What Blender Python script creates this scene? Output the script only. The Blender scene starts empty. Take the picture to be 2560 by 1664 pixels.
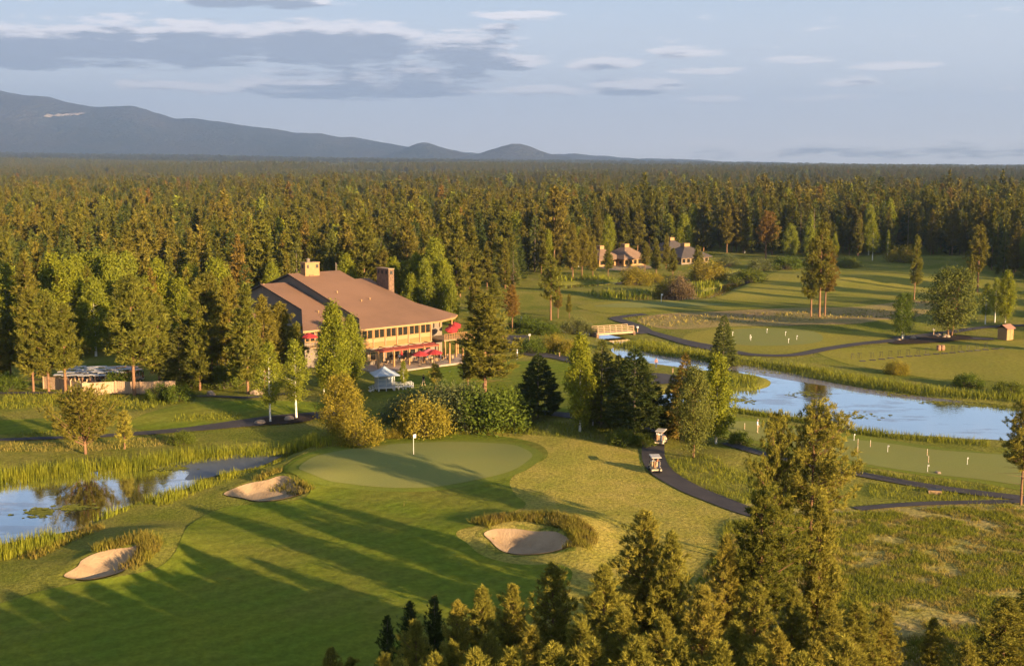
import bpy, bmesh, math, random
import numpy as np
from mathutils import Vector, Matrix
from mathutils.geometry import delaunay_2d_cdt

scene = bpy.context.scene
R = math.radians

# ------------------------------------------------------------------ camera, world, sun, exposure
F, H, HY, CX, CY = 3000.0, 33.6, 408.0, 1280.0, 832.0
PITCH = math.atan((CY - HY) / F)
CP, SP = math.cos(PITCH), math.sin(PITCH)
cam_d = bpy.data.cameras.new('camera'); cam = bpy.data.objects.new('camera', cam_d)
scene.collection.objects.link(cam); scene.camera = cam
cam.location = (0, 0, H); cam.rotation_euler = (math.pi / 2 - PITCH, 0, 0)
cam_d.sensor_width = 36.0; cam_d.lens = 36.0 * F / 2560.0
cam_d.clip_start = 0.5; cam_d.clip_end = 60000

SUN_AZ, SUN_EL = R(132.5), R(10.8)
scene.view_settings.view_transform = 'Standard'; scene.view_settings.look = 'None'
scene.view_settings.exposure = 1.82; scene.view_settings.gamma = 1.0
scene.view_settings.use_curve_mapping = False

def build_world():
    w = bpy.data.worlds.new('World'); scene.world = w; w.use_nodes = True
    nt = w.node_tree; N = nt.nodes; L = nt.links
    bg = N['Background']
    bg.inputs[1].default_value = 0.061
    def math_(op, a, b=None, clamp=False, tree=nt):
        n = tree.nodes.new('ShaderNodeMath'); n.operation = op; n.use_clamp = clamp
        for i, v in enumerate((a, b)):
            if v is None: continue
            if isinstance(v, (int, float)): n.inputs[i].default_value = v
            else: tree.links.new(v, n.inputs[i])
        return n.outputs[0]
    tc = N.new('ShaderNodeTexCoord'); sep = N.new('ShaderNodeSeparateXYZ'); L.new(tc.outputs['Generated'], sep.inputs[0])
    zc = math_('MAXIMUM', sep.outputs[2], 0.012)
    comb = N.new('ShaderNodeCombineXYZ'); L.new(sep.outputs[0], comb.inputs[0]); L.new(sep.outputs[1], comb.inputs[1]); L.new(zc, comb.inputs[2])
    sky = N.new('ShaderNodeTexSky'); sky.sky_type = 'NISHITA'; sky.sun_disc = False
    sky.sun_elevation = SUN_EL; sky.sun_rotation = SUN_AZ; sky.altitude = 1300
    sky.air_density = 1.0; sky.dust_density = 0.4; sky.ozone_density = 3.0
    L.new(comb.outputs[0], sky.inputs[0])
    # the evening sky is paler and more lilac than clean air gives: thin high veil
    veil = N.new('ShaderNodeMix'); veil.data_type = 'RGBA'
    vf = N.new('ShaderNodeMapRange'); vf.inputs[1].default_value = 0.0; vf.inputs[2].default_value = 0.7
    vf.inputs[3].default_value = 0.96; vf.inputs[4].default_value = 0.35; L.new(zc, vf.inputs[0])
    L.new(vf.outputs[0], veil.inputs['Factor']); L.new(sky.outputs[0], veil.inputs['A'])
    vr = N.new('ShaderNodeValToRGB'); e = vr.color_ramp.elements
    e[0].position = 0.0; e[0].color = (5.9, 5.6, 5.8, 1); e[1].position = 1.0; e[1].color = (1.2, 1.9, 3.1, 1)
    m = vr.color_ramp.elements.new(0.2); m.color = (3.85, 4.05, 4.5, 1)
    m = vr.color_ramp.elements.new(0.11); m.color = (4.3, 4.4, 4.85, 1)
    m = vr.color_ramp.elements.new(0.36); m.color = (2.45, 3.2, 4.05, 1)
    z5 = math_('MULTIPLY', zc, 2.0, True); L.new(z5, vr.inputs[0]); L.new(vr.outputs[0], veil.inputs['B'])
    # cloud density group over (azimuth, elevation) in radians
    g = bpy.data.node_groups.new('cloud_density', 'ShaderNodeTree')
    g.interface.new_socket('az', in_out='INPUT', socket_type='NodeSocketFloat')
    g.interface.new_socket('el', in_out='INPUT', socket_type='NodeSocketFloat')
    g.interface.new_socket('density', in_out='OUTPUT', socket_type='NodeSocketFloat')
    gi = g.nodes.new('NodeGroupInput'); go = g.nodes.new('NodeGroupOutput')
    M = lambda op, a, b=None, c=False: math_(op, a, b, c, g)
    def noise(sx, sy, off, det, rough):
        c = g.nodes.new('ShaderNodeCombineXYZ'); g.links.new(M('MULTIPLY', gi.outputs[0], sx), c.inputs[0])
        g.links.new(M('MULTIPLY', gi.outputs[1], sy), c.inputs[1]); c.inputs[2].default_value = off
        n = g.nodes.new('ShaderNodeTexNoise'); n.inputs['Scale'].default_value = 1; n.inputs['Detail'].default_value = det
        n.inputs['Roughness'].default_value = rough; g.links.new(c.outputs[0], n.inputs['Vector']); return n.outputs['Fac']
    n1 = noise(22, 130, 3.1, 9, 0.66); n2 = noise(5, 34, 7.7, 2, 0.5)
    # cloud banks: px, py (photo), half width, half height, strength
    banks = [(60, 128, 330, 44, .9), (420, 118, 380, 48, 1.0), (820, 118, 330, 46, 1.0), (1110, 130, 190, 40, .8),
             (640, 95, 300, 26, .6), (1230, 163, 150, 16, .75), (960, 190, 300, 22, .7), (860, 228, 360, 17, .8), (1010, 212, 240, 16, .6),
             (415, 219, 120, 8, .75), (1350, 231, 120, 9, .7), (1500, 168, 100, 11, .75), (1700, 142, 95, 11, .7), (1590, 222, 120, 15, .85),
             (1760, 184, 90, 6, .6), (1990, 158, 90, 7, .6), (2210, 170, 100, 7, .6), (2110, 210, 75, 9, .6), (2060, 250, 120, 6, .55), (1780, 250, 90, 5, .55),
             (660, 12, 210, 17, .8), (1290, 52, 120, 8, .6), (1260, 82, 60, 6, .5), (40, 5, 90, 9, .6), (2250, 368, 640, 17, .52), (2560, 372, 400, 14, .5)]
    tot = None
    for (bx, by, hw, hh, s) in banks:
        a = math.atan((bx - CX) / F); el = math.atan((HY - by) / F * math.cos(a)); wa = hw / F * 1.25; he = hh / F * (1.45 if hh > 20 else 1.9); s = s if hh > 20 else min(1.0, s * 1.3)
        da = M('MULTIPLY', M('SUBTRACT', gi.outputs[0], a), 1 / wa); de = M('MULTIPLY', M('SUBTRACT', gi.outputs[1], el), 1 / he)
        d2 = M('ADD', M('MULTIPLY', da, da), M('MULTIPLY', de, de))
        v = M('MULTIPLY', M('MAXIMUM', M('SUBTRACT', 1.0, d2), 0.0), s)
        tot = v if tot is None else M('MAXIMUM', tot, v)
    # everywhere else the same broken cloud goes on
    aw = M('ABSOLUTE', gi.outputs[0])
    far = g.nodes.new('ShaderNodeMapRange'); far.inputs[1].default_value = .45; far.inputs[2].default_value = .7; g.links.new(aw, far.inputs[0])
    hi = g.nodes.new('ShaderNodeMapRange'); hi.inputs[1].default_value = .15; hi.inputs[2].default_value = .22; g.links.new(gi.outputs[1], hi.inputs[0])
    gen = M('MULTIPLY', M('MULTIPLY', M('MAXIMUM', M('SUBTRACT', n2, .5), 0.0), 4.0), M('MAXIMUM', far.outputs[0], hi.outputs[0]))
    tot = M('MAXIMUM', tot, gen)
    dens = M('ADD', M('MULTIPLY', M('SUBTRACT', n1, .5), 4.0), M('SUBTRACT', M('MULTIPLY', tot, 1.6), .44))
    g.links.new(dens, go.inputs[0])
    az = N.new('ShaderNodeMath'); az.operation = 'ARCTAN2'; L.new(sep.outputs[0], az.inputs[0]); L.new(sep.outputs[1], az.inputs[1])
    el = math_('ARCSINE', sep.outputs[2])
    def dn(de):
        n = N.new('ShaderNodeGroup'); n.node_tree = g; L.new(az.outputs[0], n.inputs[0]); L.new(math_('ADD', el, de), n.inputs[1]); return n.outputs[0]
    d0, d1, d2 = dn(0.0), dn(0.0042), dn(0.0105)
    alpha = N.new('ShaderNodeMapRange'); alpha.interpolation_type = 'SMOOTHSTEP'; alpha.inputs[1].default_value = -0.1; alpha.inputs[2].default_value = .6
    alpha.inputs[4].default_value = .88; L.new(d0, alpha.inputs[0])
    dup = math_('ADD', math_('MULTIPLY', d1, .5), math_('MULTIPLY', d2, .5))
    lit = N.new('ShaderNodeMapRange'); lit.interpolation_type = 'SMOOTHSTEP'; lit.inputs[1].default_value = .62; lit.inputs[2].default_value = -.05; L.new(dup, lit.inputs[0])
    cc = N.new('ShaderNodeMix'); cc.data_type = 'RGBA'; L.new(lit.outputs[0], cc.inputs['Factor'])
    cc.inputs['A'].default_value = (2.0, 2.25, 2.8, 1); cc.inputs['B'].default_value = (5.7, 5.4, 5.5, 1)  # sunlit tops and shaded bases are put into the cloud colour
    mx = N.new('ShaderNodeMix'); mx.data_type = 'RGBA'; L.new(alpha.outputs[0], mx.inputs['Factor']); L.new(veil.outputs['Result'], mx.inputs['A']); L.new(cc.outputs['Result'], mx.inputs['B'])
    L.new(mx.outputs['Result'], bg.inputs[0])
build_world()

sun_d = bpy.data.lights.new('sun', 'SUN'); sun = bpy.data.objects.new('sun', sun_d); scene.collection.objects.link(sun)
sun_d.energy = 5.0; sun_d.angle = R(0.53); sun_d.color = (1.0, 0.69, 0.37)
TO_SUN = Vector((math.sin(SUN_AZ) * math.cos(SUN_EL), math.cos(SUN_AZ) * math.cos(SUN_EL), math.sin(SUN_EL)))
sun.rotation_euler = TO_SUN.to_track_quat('Z', 'Y').to_euler(); sun.location = (60, -60, 90)

cy = scene.cycles
cy.max_bounces = 4; cy.diffuse_bounces = 2; cy.glossy_bounces = 3; cy.transmission_bounces = 4; cy.volume_bounces = 1; cy.transparent_max_bounces = 6
cy.use_denoising = True; cy.use_adaptive_sampling = True; cy.adaptive_threshold = 0.02
cy.sample_clamp_indirect = 6.0
cy.caustics_reflective = False; cy.caustics_refractive = False
scene.render.use_persistent_data = False

# ------------------------------------------------------------------ helpers
COL = scene.collection
def ray(px, py):
    x = (px - CX) / F; y = -(py - CY) / F
    return (x, CP + y * SP, -SP + y * CP)
def G(px, py, z=0.0):
    d = ray(px, py); t = (z - H) / d[2]
    return (d[0] * t, d[1] * t)
def D(pts): return [(x * 1.07563, y * 1.07563) for x, y in pts]       # coordinates read off the 2380 px wide view
def proj(x, y, z):
    z = z - H; f = y * CP - z * SP; u = y * SP + z * CP
    return CX + F * x / f, CY - F * u / f
def tag(o, label=None, cat=None, group=None, kind=None):
    if label: o['label'] = label
    if cat: o['category'] = cat
    if group: o['group'] = group
    if kind: o['kind'] = kind
    return o
def link(name, me, parent=None):
    o = bpy.data.objects.new(name, me); COL.objects.link(o)
    if parent is not None: o.parent = parent
    return o
def empty(name, loc, rz=0.0, **kw):
    o = bpy.data.objects.new(name, None); COL.objects.link(o); o.location = loc; o.rotation_euler = (0, 0, rz); o.empty_display_size = .3
    return tag(o, **kw)
def trimesh(name, V, T, mats=(), smooth=False, mi=None):
    me = bpy.data.meshes.new(name); V = np.asarray(V, np.float32).reshape(-1, 3); T = np.asarray(T, np.int32).reshape(-1, 3)
    me.vertices.add(len(V)); me.vertices.foreach_set('co', V.ravel())
    me.loops.add(T.size); me.loops.foreach_set('vertex_index', T.ravel())
    me.polygons.add(len(T)); me.polygons.foreach_set('loop_start', np.arange(0, T.size, 3, dtype=np.int32))
    try: me.polygons.foreach_set('loop_total', np.full(len(T), 3, np.int32))
    except Exception: pass
    for m in mats: me.materials.append(m)
    if mi is not None: me.polygons.foreach_set('material_index', np.asarray(mi, np.int32))
    if smooth: me.polygons.foreach_set('use_smooth', np.ones(len(T), bool))
    me.update(calc_edges=True)
    return me

class MB:
    """collects boxes, prisms and tubes into one mesh"""
    def __init__(s): s.v = []; s.f = []; s.m = []
    def add(s, vs, fs, m=0):
        b = len(s.v); s.v += [tuple(v) for v in vs]; s.f += [tuple(i + b for i in f) for f in fs]; s.m += [m] * len(fs); return s
    def box(s, c, d, rz=0.0, m=0, taper=1.0, rx=0.0, ry=0.0):
        hx, hy, hz = d[0] / 2, d[1] / 2, d[2] / 2; M = Matrix.Translation(c) @ Matrix.Rotation(rz, 4, 'Z') @ Matrix.Rotation(ry, 4, 'Y') @ Matrix.Rotation(rx, 4, 'X')
        vs = [M @ Vector((x * (taper if z > 0 else 1), y * (taper if z > 0 else 1), z)) for z in (-hz, hz) for x, y in ((-hx, -hy), (hx, -hy), (hx, hy), (-hx, hy))]
        return s.add(vs, [(3, 2, 1, 0), (4, 5, 6, 7), (0, 1, 5, 4), (1, 2, 6, 5), (2, 3, 7, 6), (3, 0, 4, 7)], m)
    def tube(s, pts, rad, n=6, m=0, cap=True):
        P = [Vector(p) for p in pts]; rad = rad if hasattr(rad, '__len__') else [rad] * len(P); vs = []; fs = []
        for i, p in enumerate(P):
            t = (P[min(i + 1, len(P) - 1)] - P[max(i - 1, 0)]).normalized()
            a = t.cross(Vector((0, 0, 1)) if abs(t.z) < .9 else Vector((1, 0, 0))).normalized(); b = t.cross(a)
            vs += [p + (a * math.cos(k / n * 2 * math.pi) + b * math.sin(k / n * 2 * math.pi)) * rad[i] for k in range(n)]
        for i in range(len(P) - 1):
            fs += [(i * n + k, i * n + (k + 1) % n, (i + 1) * n + (k + 1) % n, (i + 1) * n + k) for k in range(n)]
        if cap: fs += [tuple(range(n - 1, -1, -1)), tuple(range((len(P) - 1) * n, len(P) * n))]
        return s.add(vs, fs, m)
    def lathe(s, c, prof, n=10, m=0, sx=1.0, sy=1.0):
        vs = []; fs = []
        for r, z in prof: vs += [(c[0] + r * sx * math.cos(k / n * 2 * math.pi), c[1] + r * sy * math.sin(k / n * 2 * math.pi), c[2] + z) for k in range(n)]
        for i in range(len(prof) - 1): fs += [(i * n + k, i * n + (k + 1) % n, (i + 1) * n + (k + 1) % n, (i + 1) * n + k) for k in range(n)]
        fs += [tuple(range(n - 1, -1, -1)), tuple(range((len(prof) - 1) * n, len(prof) * n))]
        return s.add(vs, fs, m)
    def build(s, name, mats, parent=None, bevel=0.0, smooth=False):
        me = bpy.data.meshes.new(name); me.from_pydata([tuple(v) for v in s.v], [], s.f)
        for mt in (mats if isinstance(mats, (list, tuple)) else [mats]): me.materials.append(mt)
        me.polygons.foreach_set('material_index', np.asarray(s.m, np.int32))
        if bevel:
            bm = bmesh.new(); bm.from_mesh(me); bmesh.ops.bevel(bm, geom=bm.edges[:], offset=bevel, segments=1, affect='EDGES'); bm.to_mesh(me); bm.free()
        if smooth: me.polygons.foreach_set('use_smooth', np.ones(len(me.polygons), bool))
        me.update(); return link(name, me, parent)
def copy_tree(o, parent=None):
    c = o.copy(); COL.objects.link(c)
    if parent is not None: c.parent = parent
    for ch in list(o.children): copy_tree(ch, c)
    return c

# ------------------------------------------------------------------ materials
def new_mat(name):
    m = bpy.data.materials.new(name); m.use_nodes = True; nt = m.node_tree
    return m, nt, nt.nodes['Principled BSDF']
def nmix(nt, f, a, b):
    n = nt.nodes.new('ShaderNodeMix'); n.data_type = 'RGBA'
    for s, v in (('Factor', f), ('A', a), ('B', b)):
        if isinstance(v, (int, float)): n.inputs[s].default_value = v
        elif isinstance(v, tuple): n.inputs[s].default_value = (*v, 1) if len(v) == 3 else v
        else: nt.links.new(v, n.inputs[s])
    return n.outputs['Result']
def nnoise(nt, scale, det=4, rough=.55, vec='Object', stretch=None, lo=.3, hi=.7):
    tc = nt.nodes.new('ShaderNodeTexCoord'); src = tc.outputs[vec]
    if vec == 'World':
        pass
    if stretch:
        mp = nt.nodes.new('ShaderNodeMapping'); mp.inputs['Scale'].default_value = stretch[:3]
        if len(stretch) > 3: mp.inputs['Rotation'].default_value = (0, 0, stretch[3])
        nt.links.new(src, mp.inputs[0]); src = mp.outputs[0]
    n = nt.nodes.new('ShaderNodeTexNoise'); n.inputs['Scale'].default_value = scale; n.inputs['Detail'].default_value = det; n.inputs['Roughness'].default_value = rough
    nt.links.new(src, n.inputs['Vector'])
    r = nt.nodes.new('ShaderNodeMapRange'); r.inputs[1].default_value = lo; r.inputs[2].default_value = hi; nt.links.new(n.outputs['Fac'], r.inputs[0])
    return r.outputs[0]
def nbump(nt, b, h, strength=.5, dist=.1):
    n = nt.nodes.new('ShaderNodeBump'); n.inputs['Strength'].default_value = strength; n.inputs['Distance'].default_value = dist
    nt.links.new(h, n.inputs['Height']); nt.links.new(n.outputs[0], b.inputs['Normal'])
def mat(name, c1, c2=None, rough=.8, scale=3.0, bump=0.0, spec=.3, metal=0.0, stretch=None, c3=None, scale3=.4, lo=.3, hi=.7, bscale=None, bdist=.05, det=5):
    m, nt, b = new_mat(name); b.inputs['Roughness'].default_value = rough; b.inputs['Specular IOR Level'].default_value = spec; b.inputs['Metallic'].default_value = metal
    if c2 is None: c2 = tuple(x * .82 for x in c1)
    f = nnoise(nt, scale, det, stretch=stretch, lo=lo, hi=hi); col = nmix(nt, f, c1, c2)
    if c3 is not None: col = nmix(nt, nnoise(nt, scale3, 4, lo=.42, hi=.62, stretch=stretch), col, c3)
    nt.links.new(col, b.inputs['Base Color'])
    if bump: nbump(nt, b, nnoise(nt, bscale or scale * 4, 4), bump, bdist)
    return m
def leafmat(name, c1, c2, c3=None, scale=1.2, trans=.3, rnd=.35):
    """leaves: two tones through the crown, a shift per tree and per leaf"""
    m = bpy.data.materials.new(name); m.use_nodes = True; nt = m.node_tree; nt.nodes.clear(); L = nt.links
    out = nt.nodes.new('ShaderNodeOutputMaterial')
    oi = nt.nodes.new('ShaderNodeObjectInfo')
    col = nmix(nt, nnoise(nt, scale, 3, lo=.35, hi=.65), c1, c2)
    if c3 is not None:
        mr = nt.nodes.new('ShaderNodeMapRange'); mr.inputs[1].default_value = .35; mr.inputs[2].default_value = 1.0; mr.inputs[4].default_value = .8; L.new(oi.outputs['Random'], mr.inputs[0])
        col = nmix(nt, mr.outputs[0], col, c3)
    geo = nt.nodes.new('ShaderNodeNewGeometry'); hsv = nt.nodes.new('ShaderNodeHueSaturation')
    mr = nt.nodes.new('ShaderNodeMapRange'); mr.inputs[3].default_value = 1 - rnd; mr.inputs[4].default_value = 1 + rnd; L.new(geo.outputs['Random Per Island'], mr.inputs[0])
    L.new(mr.outputs[0], hsv.inputs['Value']); L.new(col, hsv.inputs['Color']); col = hsv.outputs[0]
    d = nt.nodes.new('ShaderNodeBsdfDiffuse'); t = nt.nodes.new('ShaderNodeBsdfTranslucent'); mx = nt.nodes.new('ShaderNodeMixShader'); mx.inputs[0].default_value = trans
    L.new(col, d.inputs[0]); L.new(col, t.inputs[0]); L.new(d.outputs[0], mx.inputs[1]); L.new(t.outputs[0], mx.inputs[2]); L.new(mx.outputs[0], out.inputs[0])
    return m

MT = {}
def turf(name, c1, c2, c3, sc=.25, fine=6.0, bump=.35, stripes=None, mott=.35):
    m, nt, b = new_mat(name); b.inputs['Roughness'].default_value = 1.0; b.inputs['Specular IOR Level'].default_value = .02
    col = nmix(nt, nnoise(nt, sc, 6, .6), c1, c2)
    col = nmix(nt, nnoise(nt, sc * .35, 4, .6, lo=.45, hi=.7), col, c3)
    f = nnoise(nt, fine, 3, .7); hsv = nt.nodes.new('ShaderNodeHueSaturation'); mr = nt.nodes.new('ShaderNodeMapRange')
    mr.inputs[3].default_value = 1 - mott; mr.inputs[4].default_value = 1 + mott; nt.links.new(f, mr.inputs[0]); nt.links.new(mr.outputs[0], hsv.inputs['Value']); nt.links.new(col, hsv.inputs['Color']); col = hsv.outputs[0]
    if stripes:                                                        # mowing lines
        tc = nt.nodes.new('ShaderNodeTexCoord'); mp = nt.nodes.new('ShaderNodeMapping'); mp.inputs['Rotation'].default_value = (0, 0, stripes[1]); nt.links.new(tc.outputs['Object'], mp.inputs[0])
        wv = nt.nodes.new('ShaderNodeTexWave'); wv.inputs['Scale'].default_value = stripes[0]; wv.inputs['Distortion'].default_value = 1.5; wv.inputs['Detail'].default_value = 2; nt.links.new(mp.outputs[0], wv.inputs[0])
        h2 = nt.nodes.new('ShaderNodeHueSaturation'); mr = nt.nodes.new('ShaderNodeMapRange'); mr.inputs[3].default_value = .93; mr.inputs[4].default_value = 1.07
        nt.links.new(wv.outputs['Fac'], mr.inputs[0]); nt.links.new(mr.outputs[0], h2.inputs['Value']); nt.links.new(col, h2.inputs['Color']); col = h2.outputs[0]
    nt.links.new(col, b.inputs['Base Color'])
    if bump: nbump(nt, b, nnoise(nt, fine * .8, 5, .7), bump, .25)
    MT[name] = m
turf('rough_ground', (.150, .160, .022), (.215, .185, .045), (.115, .135, .018), .22, 3.2, .55, mott=.4)
turf('mown_rough', (.250, .225, .034), (.335, .262, .066), (.205, .200, .034), .3, 3.0, .5, mott=.4)
turf('fairway_turf', (.108, .150, .015), (.150, .165, .017), (.158, .148, .026), .16, 1.6, .25, (.14, .9), mott=.22)
turf('collar_turf', (.140, .170, .022), (.165, .176, .026), (.132, .155, .026), .3, 3.0, .12, mott=.14)
turf('range_turf', (.215, .200, .030), (.245, .208, .040), (.185, .182, .028), .12, 1.6, .2, mott=.2)
turf('green_turf', (.190, .200, .056), (.205, .200, .058), (.182, .194, .058), .2, 5.0, .04, None, mott=.06)
turf('meadow_ground', (.255, .220, .050), (.34, .26, .105), (.20, .195, .034), .3, 2.0, .6, mott=.45)
turf('dry_meadow', (.30, .215, .085), (.24, .205, .06), (.32, .20, .10), .12, 1.6, .4, mott=.35)
turf('forest_floor', (.045, .042, .022), (.07, .058, .03), (.04, .046, .016), .1, .6, .3, mott=.3)
turf('far_canopy', (.19, .165, .05), (.14, .13, .04), (.21, .17, .06), .02, .05, .8, mott=.5)
MT['asphalt'] = mat('asphalt', (.040, .036, .038), (.052, .046, .047), .9, 1.5, .2, .2, c3=(.06, .052, .05), scale3=.3)
MT['mulch'] = mat('mulch', (.045, .03, .022), (.03, .022, .018), .95, 6, .6, .1)
MT['sand'] = mat('sand', (.33, .232, .135), (.28, .192, .108), .95, 1.6, .6, .1, c3=(.36, .255, .15), scale3=.6, bscale=5)
MT['dirt'] = mat('dirt', (.30, .22, .13), (.24, .17, .10), .95, .8, .3, .1)
def water_mat():
    m = bpy.data.materials.new('water_surface'); m.use_nodes = True; nt = m.node_tree; nt.nodes.clear(); L = nt.links
    out = nt.nodes.new('ShaderNodeOutputMaterial')
    gl = nt.nodes.new('ShaderNodeBsdfGlossy'); gl.inputs['Roughness'].default_value = .045; gl.inputs['Color'].default_value = (.92, .94, .96, 1)
    df = nt.nodes.new('ShaderNodeBsdfDiffuse'); df.inputs['Color'].default_value = (.022, .024, .020, 1)
    fr = nt.nodes.new('ShaderNodeFresnel'); fr.inputs['IOR'].default_value = 1.9
    mr = nt.nodes.new('ShaderNodeMapRange'); mr.inputs[1].default_value = 0; mr.inputs[2].default_value = .42; L.new(fr.outputs[0], mr.inputs[0])
    mx = nt.nodes.new('ShaderNodeMixShader'); L.new(mr.outputs[0], mx.inputs[0]); L.new(df.outputs[0], mx.inputs[1]); L.new(gl.outputs[0], mx.inputs[2])
    h = nnoise(nt, .9, 3, .6, stretch=(1, 1, 1)); bp = nt.nodes.new('ShaderNodeBump'); bp.inputs['Strength'].default_value = .06; bp.inputs['Distance'].default_value = .05
    L.new(h, bp.inputs['Height']); L.new(bp.outputs[0], gl.inputs['Normal'])
    # drifting weed film: dull mauve skin on the shallows
    f1 = nnoise(nt, .16, 5, .62, stretch=(.55, 1.3, 1), lo=.55, hi=.62)
    film = nt.nodes.new('ShaderNodeBsdfDiffuse'); film.inputs['Color'].default_value = (.13, .105, .10, 1)
    g2 = nt.nodes.new('ShaderNodeBsdfGlossy'); g2.inputs['Roughness'].default_value = .25; g2.inputs['Color'].default_value = (.7, .7, .75, 1)
    fm = nt.nodes.new('ShaderNodeMixShader'); fm.inputs[0].default_value = .35; L.new(film.outputs[0], fm.inputs[1]); L.new(g2.outputs[0], fm.inputs[2])
    ff = nt.nodes.new('ShaderNodeMath'); ff.operation = 'MULTIPLY'; ff.inputs[1].default_value = .35; L.new(f1, ff.inputs[0])
    m2 = nt.nodes.new('ShaderNodeMixShader'); L.new(ff.outputs[0], m2.inputs[0]); L.new(mx.outputs[0], m2.inputs[1]); L.new(fm.outputs[0], m2.inputs[2])
    L.new(m2.outputs[0], out.inputs[0]); return m
MT['water'] = water_mat()
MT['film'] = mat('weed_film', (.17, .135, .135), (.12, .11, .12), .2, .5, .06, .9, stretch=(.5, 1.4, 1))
MT['bark'] = mat('pine_bark', (.26, .145, .075), (.16, .09, .055), .9, 3, .5, .1, stretch=(2, 2, .5))
MT['bark_grey'] = mat('grey_bark', (.20, .16, .12), (.13, .10, .08), .9, 3, .5, .1, stretch=(2, 2, .5))
MT['bark_white'] = mat('white_bark', (.72, .68, .60), (.45, .41, .36), .8, 2.2, .2, .2, lo=.5, hi=.75, stretch=(1, 1, 2))
MT['needle'] = leafmat('pine_needles', (.165, .160, .024), (.105, .115, .020), (.185, .150, .026), .5, .14)
MT['needle_far'] = leafmat('forest_needles', (.140, .132, .021), (.082, .088, .016), (.158, .122, .024), .35, .12, .4)
MT['needle_near'] = leafmat('young_pine_needles', (.270, .245, .040), (.185, .178, .030), (.285, .240, .042), .7, .16, .35)
MT['needle_dark'] = leafmat('fir_needles', (.045, .066, .018), (.065, .080, .020), None, .6, .15, .3)  # dark species tone, deepened to carry the shade the firs stand in
MT['needle_blue'] = leafmat('spruce_needles', (.125, .140, .028), (.085, .105, .026), (.14, .14, .03), .6, .2, .3)
MT['needle_rust'] = leafmat('rusty_needles', (.205, .140, .028), (.14, .110, .025), (.22, .125, .03), .6, .2, .35)
MT['leaf'] = leafmat('aspen_leaves', (.235, .240, .022), (.165, .190, .020), (.20, .225, .03), .5, .35, .3)
MT['leaf_gold'] = leafmat('golden_willow_leaves', (.280, .225, .030), (.20, .175, .026), (.25, .20, .03), .6, .35, .3)
MT['leaf_blue'] = leafmat('grey_willow_leaves', (.130, .155, .060), (.095, .120, .042), (.16, .16, .05), .6, .3, .3)
MT['leaf_green'] = leafmat('dark_shrub_leaves', (.105, .140, .020), (.075, .105, .017), (.13, .145, .022), .6, .3, .3)
MT['leaf_brown'] = leafmat('dry_shrub_leaves', (.175, .12, .062), (.14, .105, .055), None, .6, .3, .3)
MT['reed'] = leafmat('reed_blades', (.260, .260, .026), (.165, .190, .022), None, .35, .4, .4)
MT['sedge'] = leafmat('bank_grass_blades', (.225, .225, .026), (.145, .165, .022), None, .4, .35, .4)
MT['dry_grass'] = leafmat('dry_grass_blades', (.32, .245, .070), (.22, .20, .038), None, .35, .35, .4)
MT['fescue'] = leafmat('bunker_fescue_blades', (.190, .175, .026), (.185, .140, .034), None, .5, .3, .4)
MT['lily'] = leafmat('lily_pads', (.22, .21, .03), (.14, .15, .035), None, .4, .1, .4)

# ------------------------------------------------------------------ terrain
def sdf(poly, X, Y):
    """signed distance to a closed polygon, negative inside"""
    P = np.asarray(poly, float); Q = np.roll(P, -1, 0); d = np.full(X.shape, 1e9); ins = np.zeros(X.shape, bool)
    for (ax, ay), (bx, by) in zip(P, Q):
        ex, ey = bx - ax, by - ay; wx, wy = X - ax, Y - ay; t = np.clip((wx * ex + wy * ey) / (ex * ex + ey * ey + 1e-12), 0, 1)
        d = np.minimum(d, (wx - ex * t) ** 2 + (wy - ey * t) ** 2)
        c = ((ay <= Y) & (by > Y)) | ((by <= Y) & (ay > Y))
        with np.errstate(divide='ignore', invalid='ignore'): xi = ax + (Y - ay) / (by - ay) * ex
        ins ^= c & (X < xi)
    d = np.sqrt(d); return np.where(ins, -d, d)
def smooth_poly(pts, k=6, closed=True):
    P = np.asarray(pts, float); n = len(P); out = []
    rng_ = range(n) if closed else range(n - 1)
    for i in rng_:
        if closed: p0, p1, p2, p3 = P[i - 1], P[i], P[(i + 1) % n], P[(i + 2) % n]
        else: p0, p1, p2, p3 = P[max(i - 1, 0)], P[i], P[i + 1], P[min(i + 2, n - 1)]
        for j in range(k):
            t = j / k; out.append(.5 * ((2 * p1) + (p2 - p0) * t + (2 * p0 - 5 * p1 + 4 * p2 - p3) * t * t + (3 * p1 - p0 - 3 * p2 + p3) * t ** 3))
    if not closed: out.append(P[-1])
    return [tuple(p) for p in out]
def ss(a, b, x): t = np.clip((x - a) / (b - a), 0, 1); return t * t * (3 - 2 * t)

BUMPS = []
def bump_at(px, py, rx, ry, h, rot=0.0): x, y = G(px, py); BUMPS.append((x, y, rx, ry, h, rot))
bump_at(1050, 1160, 16, 12, .9); bump_at(1390, 1150, 7, 14, .5); bump_at(1330, 1320, 7, 3.2, .9); bump_at(1450, 1360, 3, 7, .9); bump_at(760, 1205, 5, 4, .7); bump_at(360, 1365, 4.5, 5, 1.1)
bump_at(230, 1425, 6, 3, .5); bump_at(500, 1370, 6, 6, .5); bump_at(570, 1015, 11, 7, 1.1); bump_at(330, 1045, 8, 4, .6); bump_at(1500, 1050, 14, 9, 1.0); bump_at(2190, 815, 9, 9, 1.1); bump_at(2080, 820, 7, 6, .7)
bump_at(1300, 735, 18, 14, .8); bump_at(2010, 700, 22, 16, 1.2); bump_at(1920, 690, 9, 8, .9); bump_at(2220, 705, 25, 12, 1.0); bump_at(2430, 650, 18, 14, 1.4); bump_at(1700, 730, 20, 10, .5); bump_at(1840, 1150, 6, 5, .5)
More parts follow.
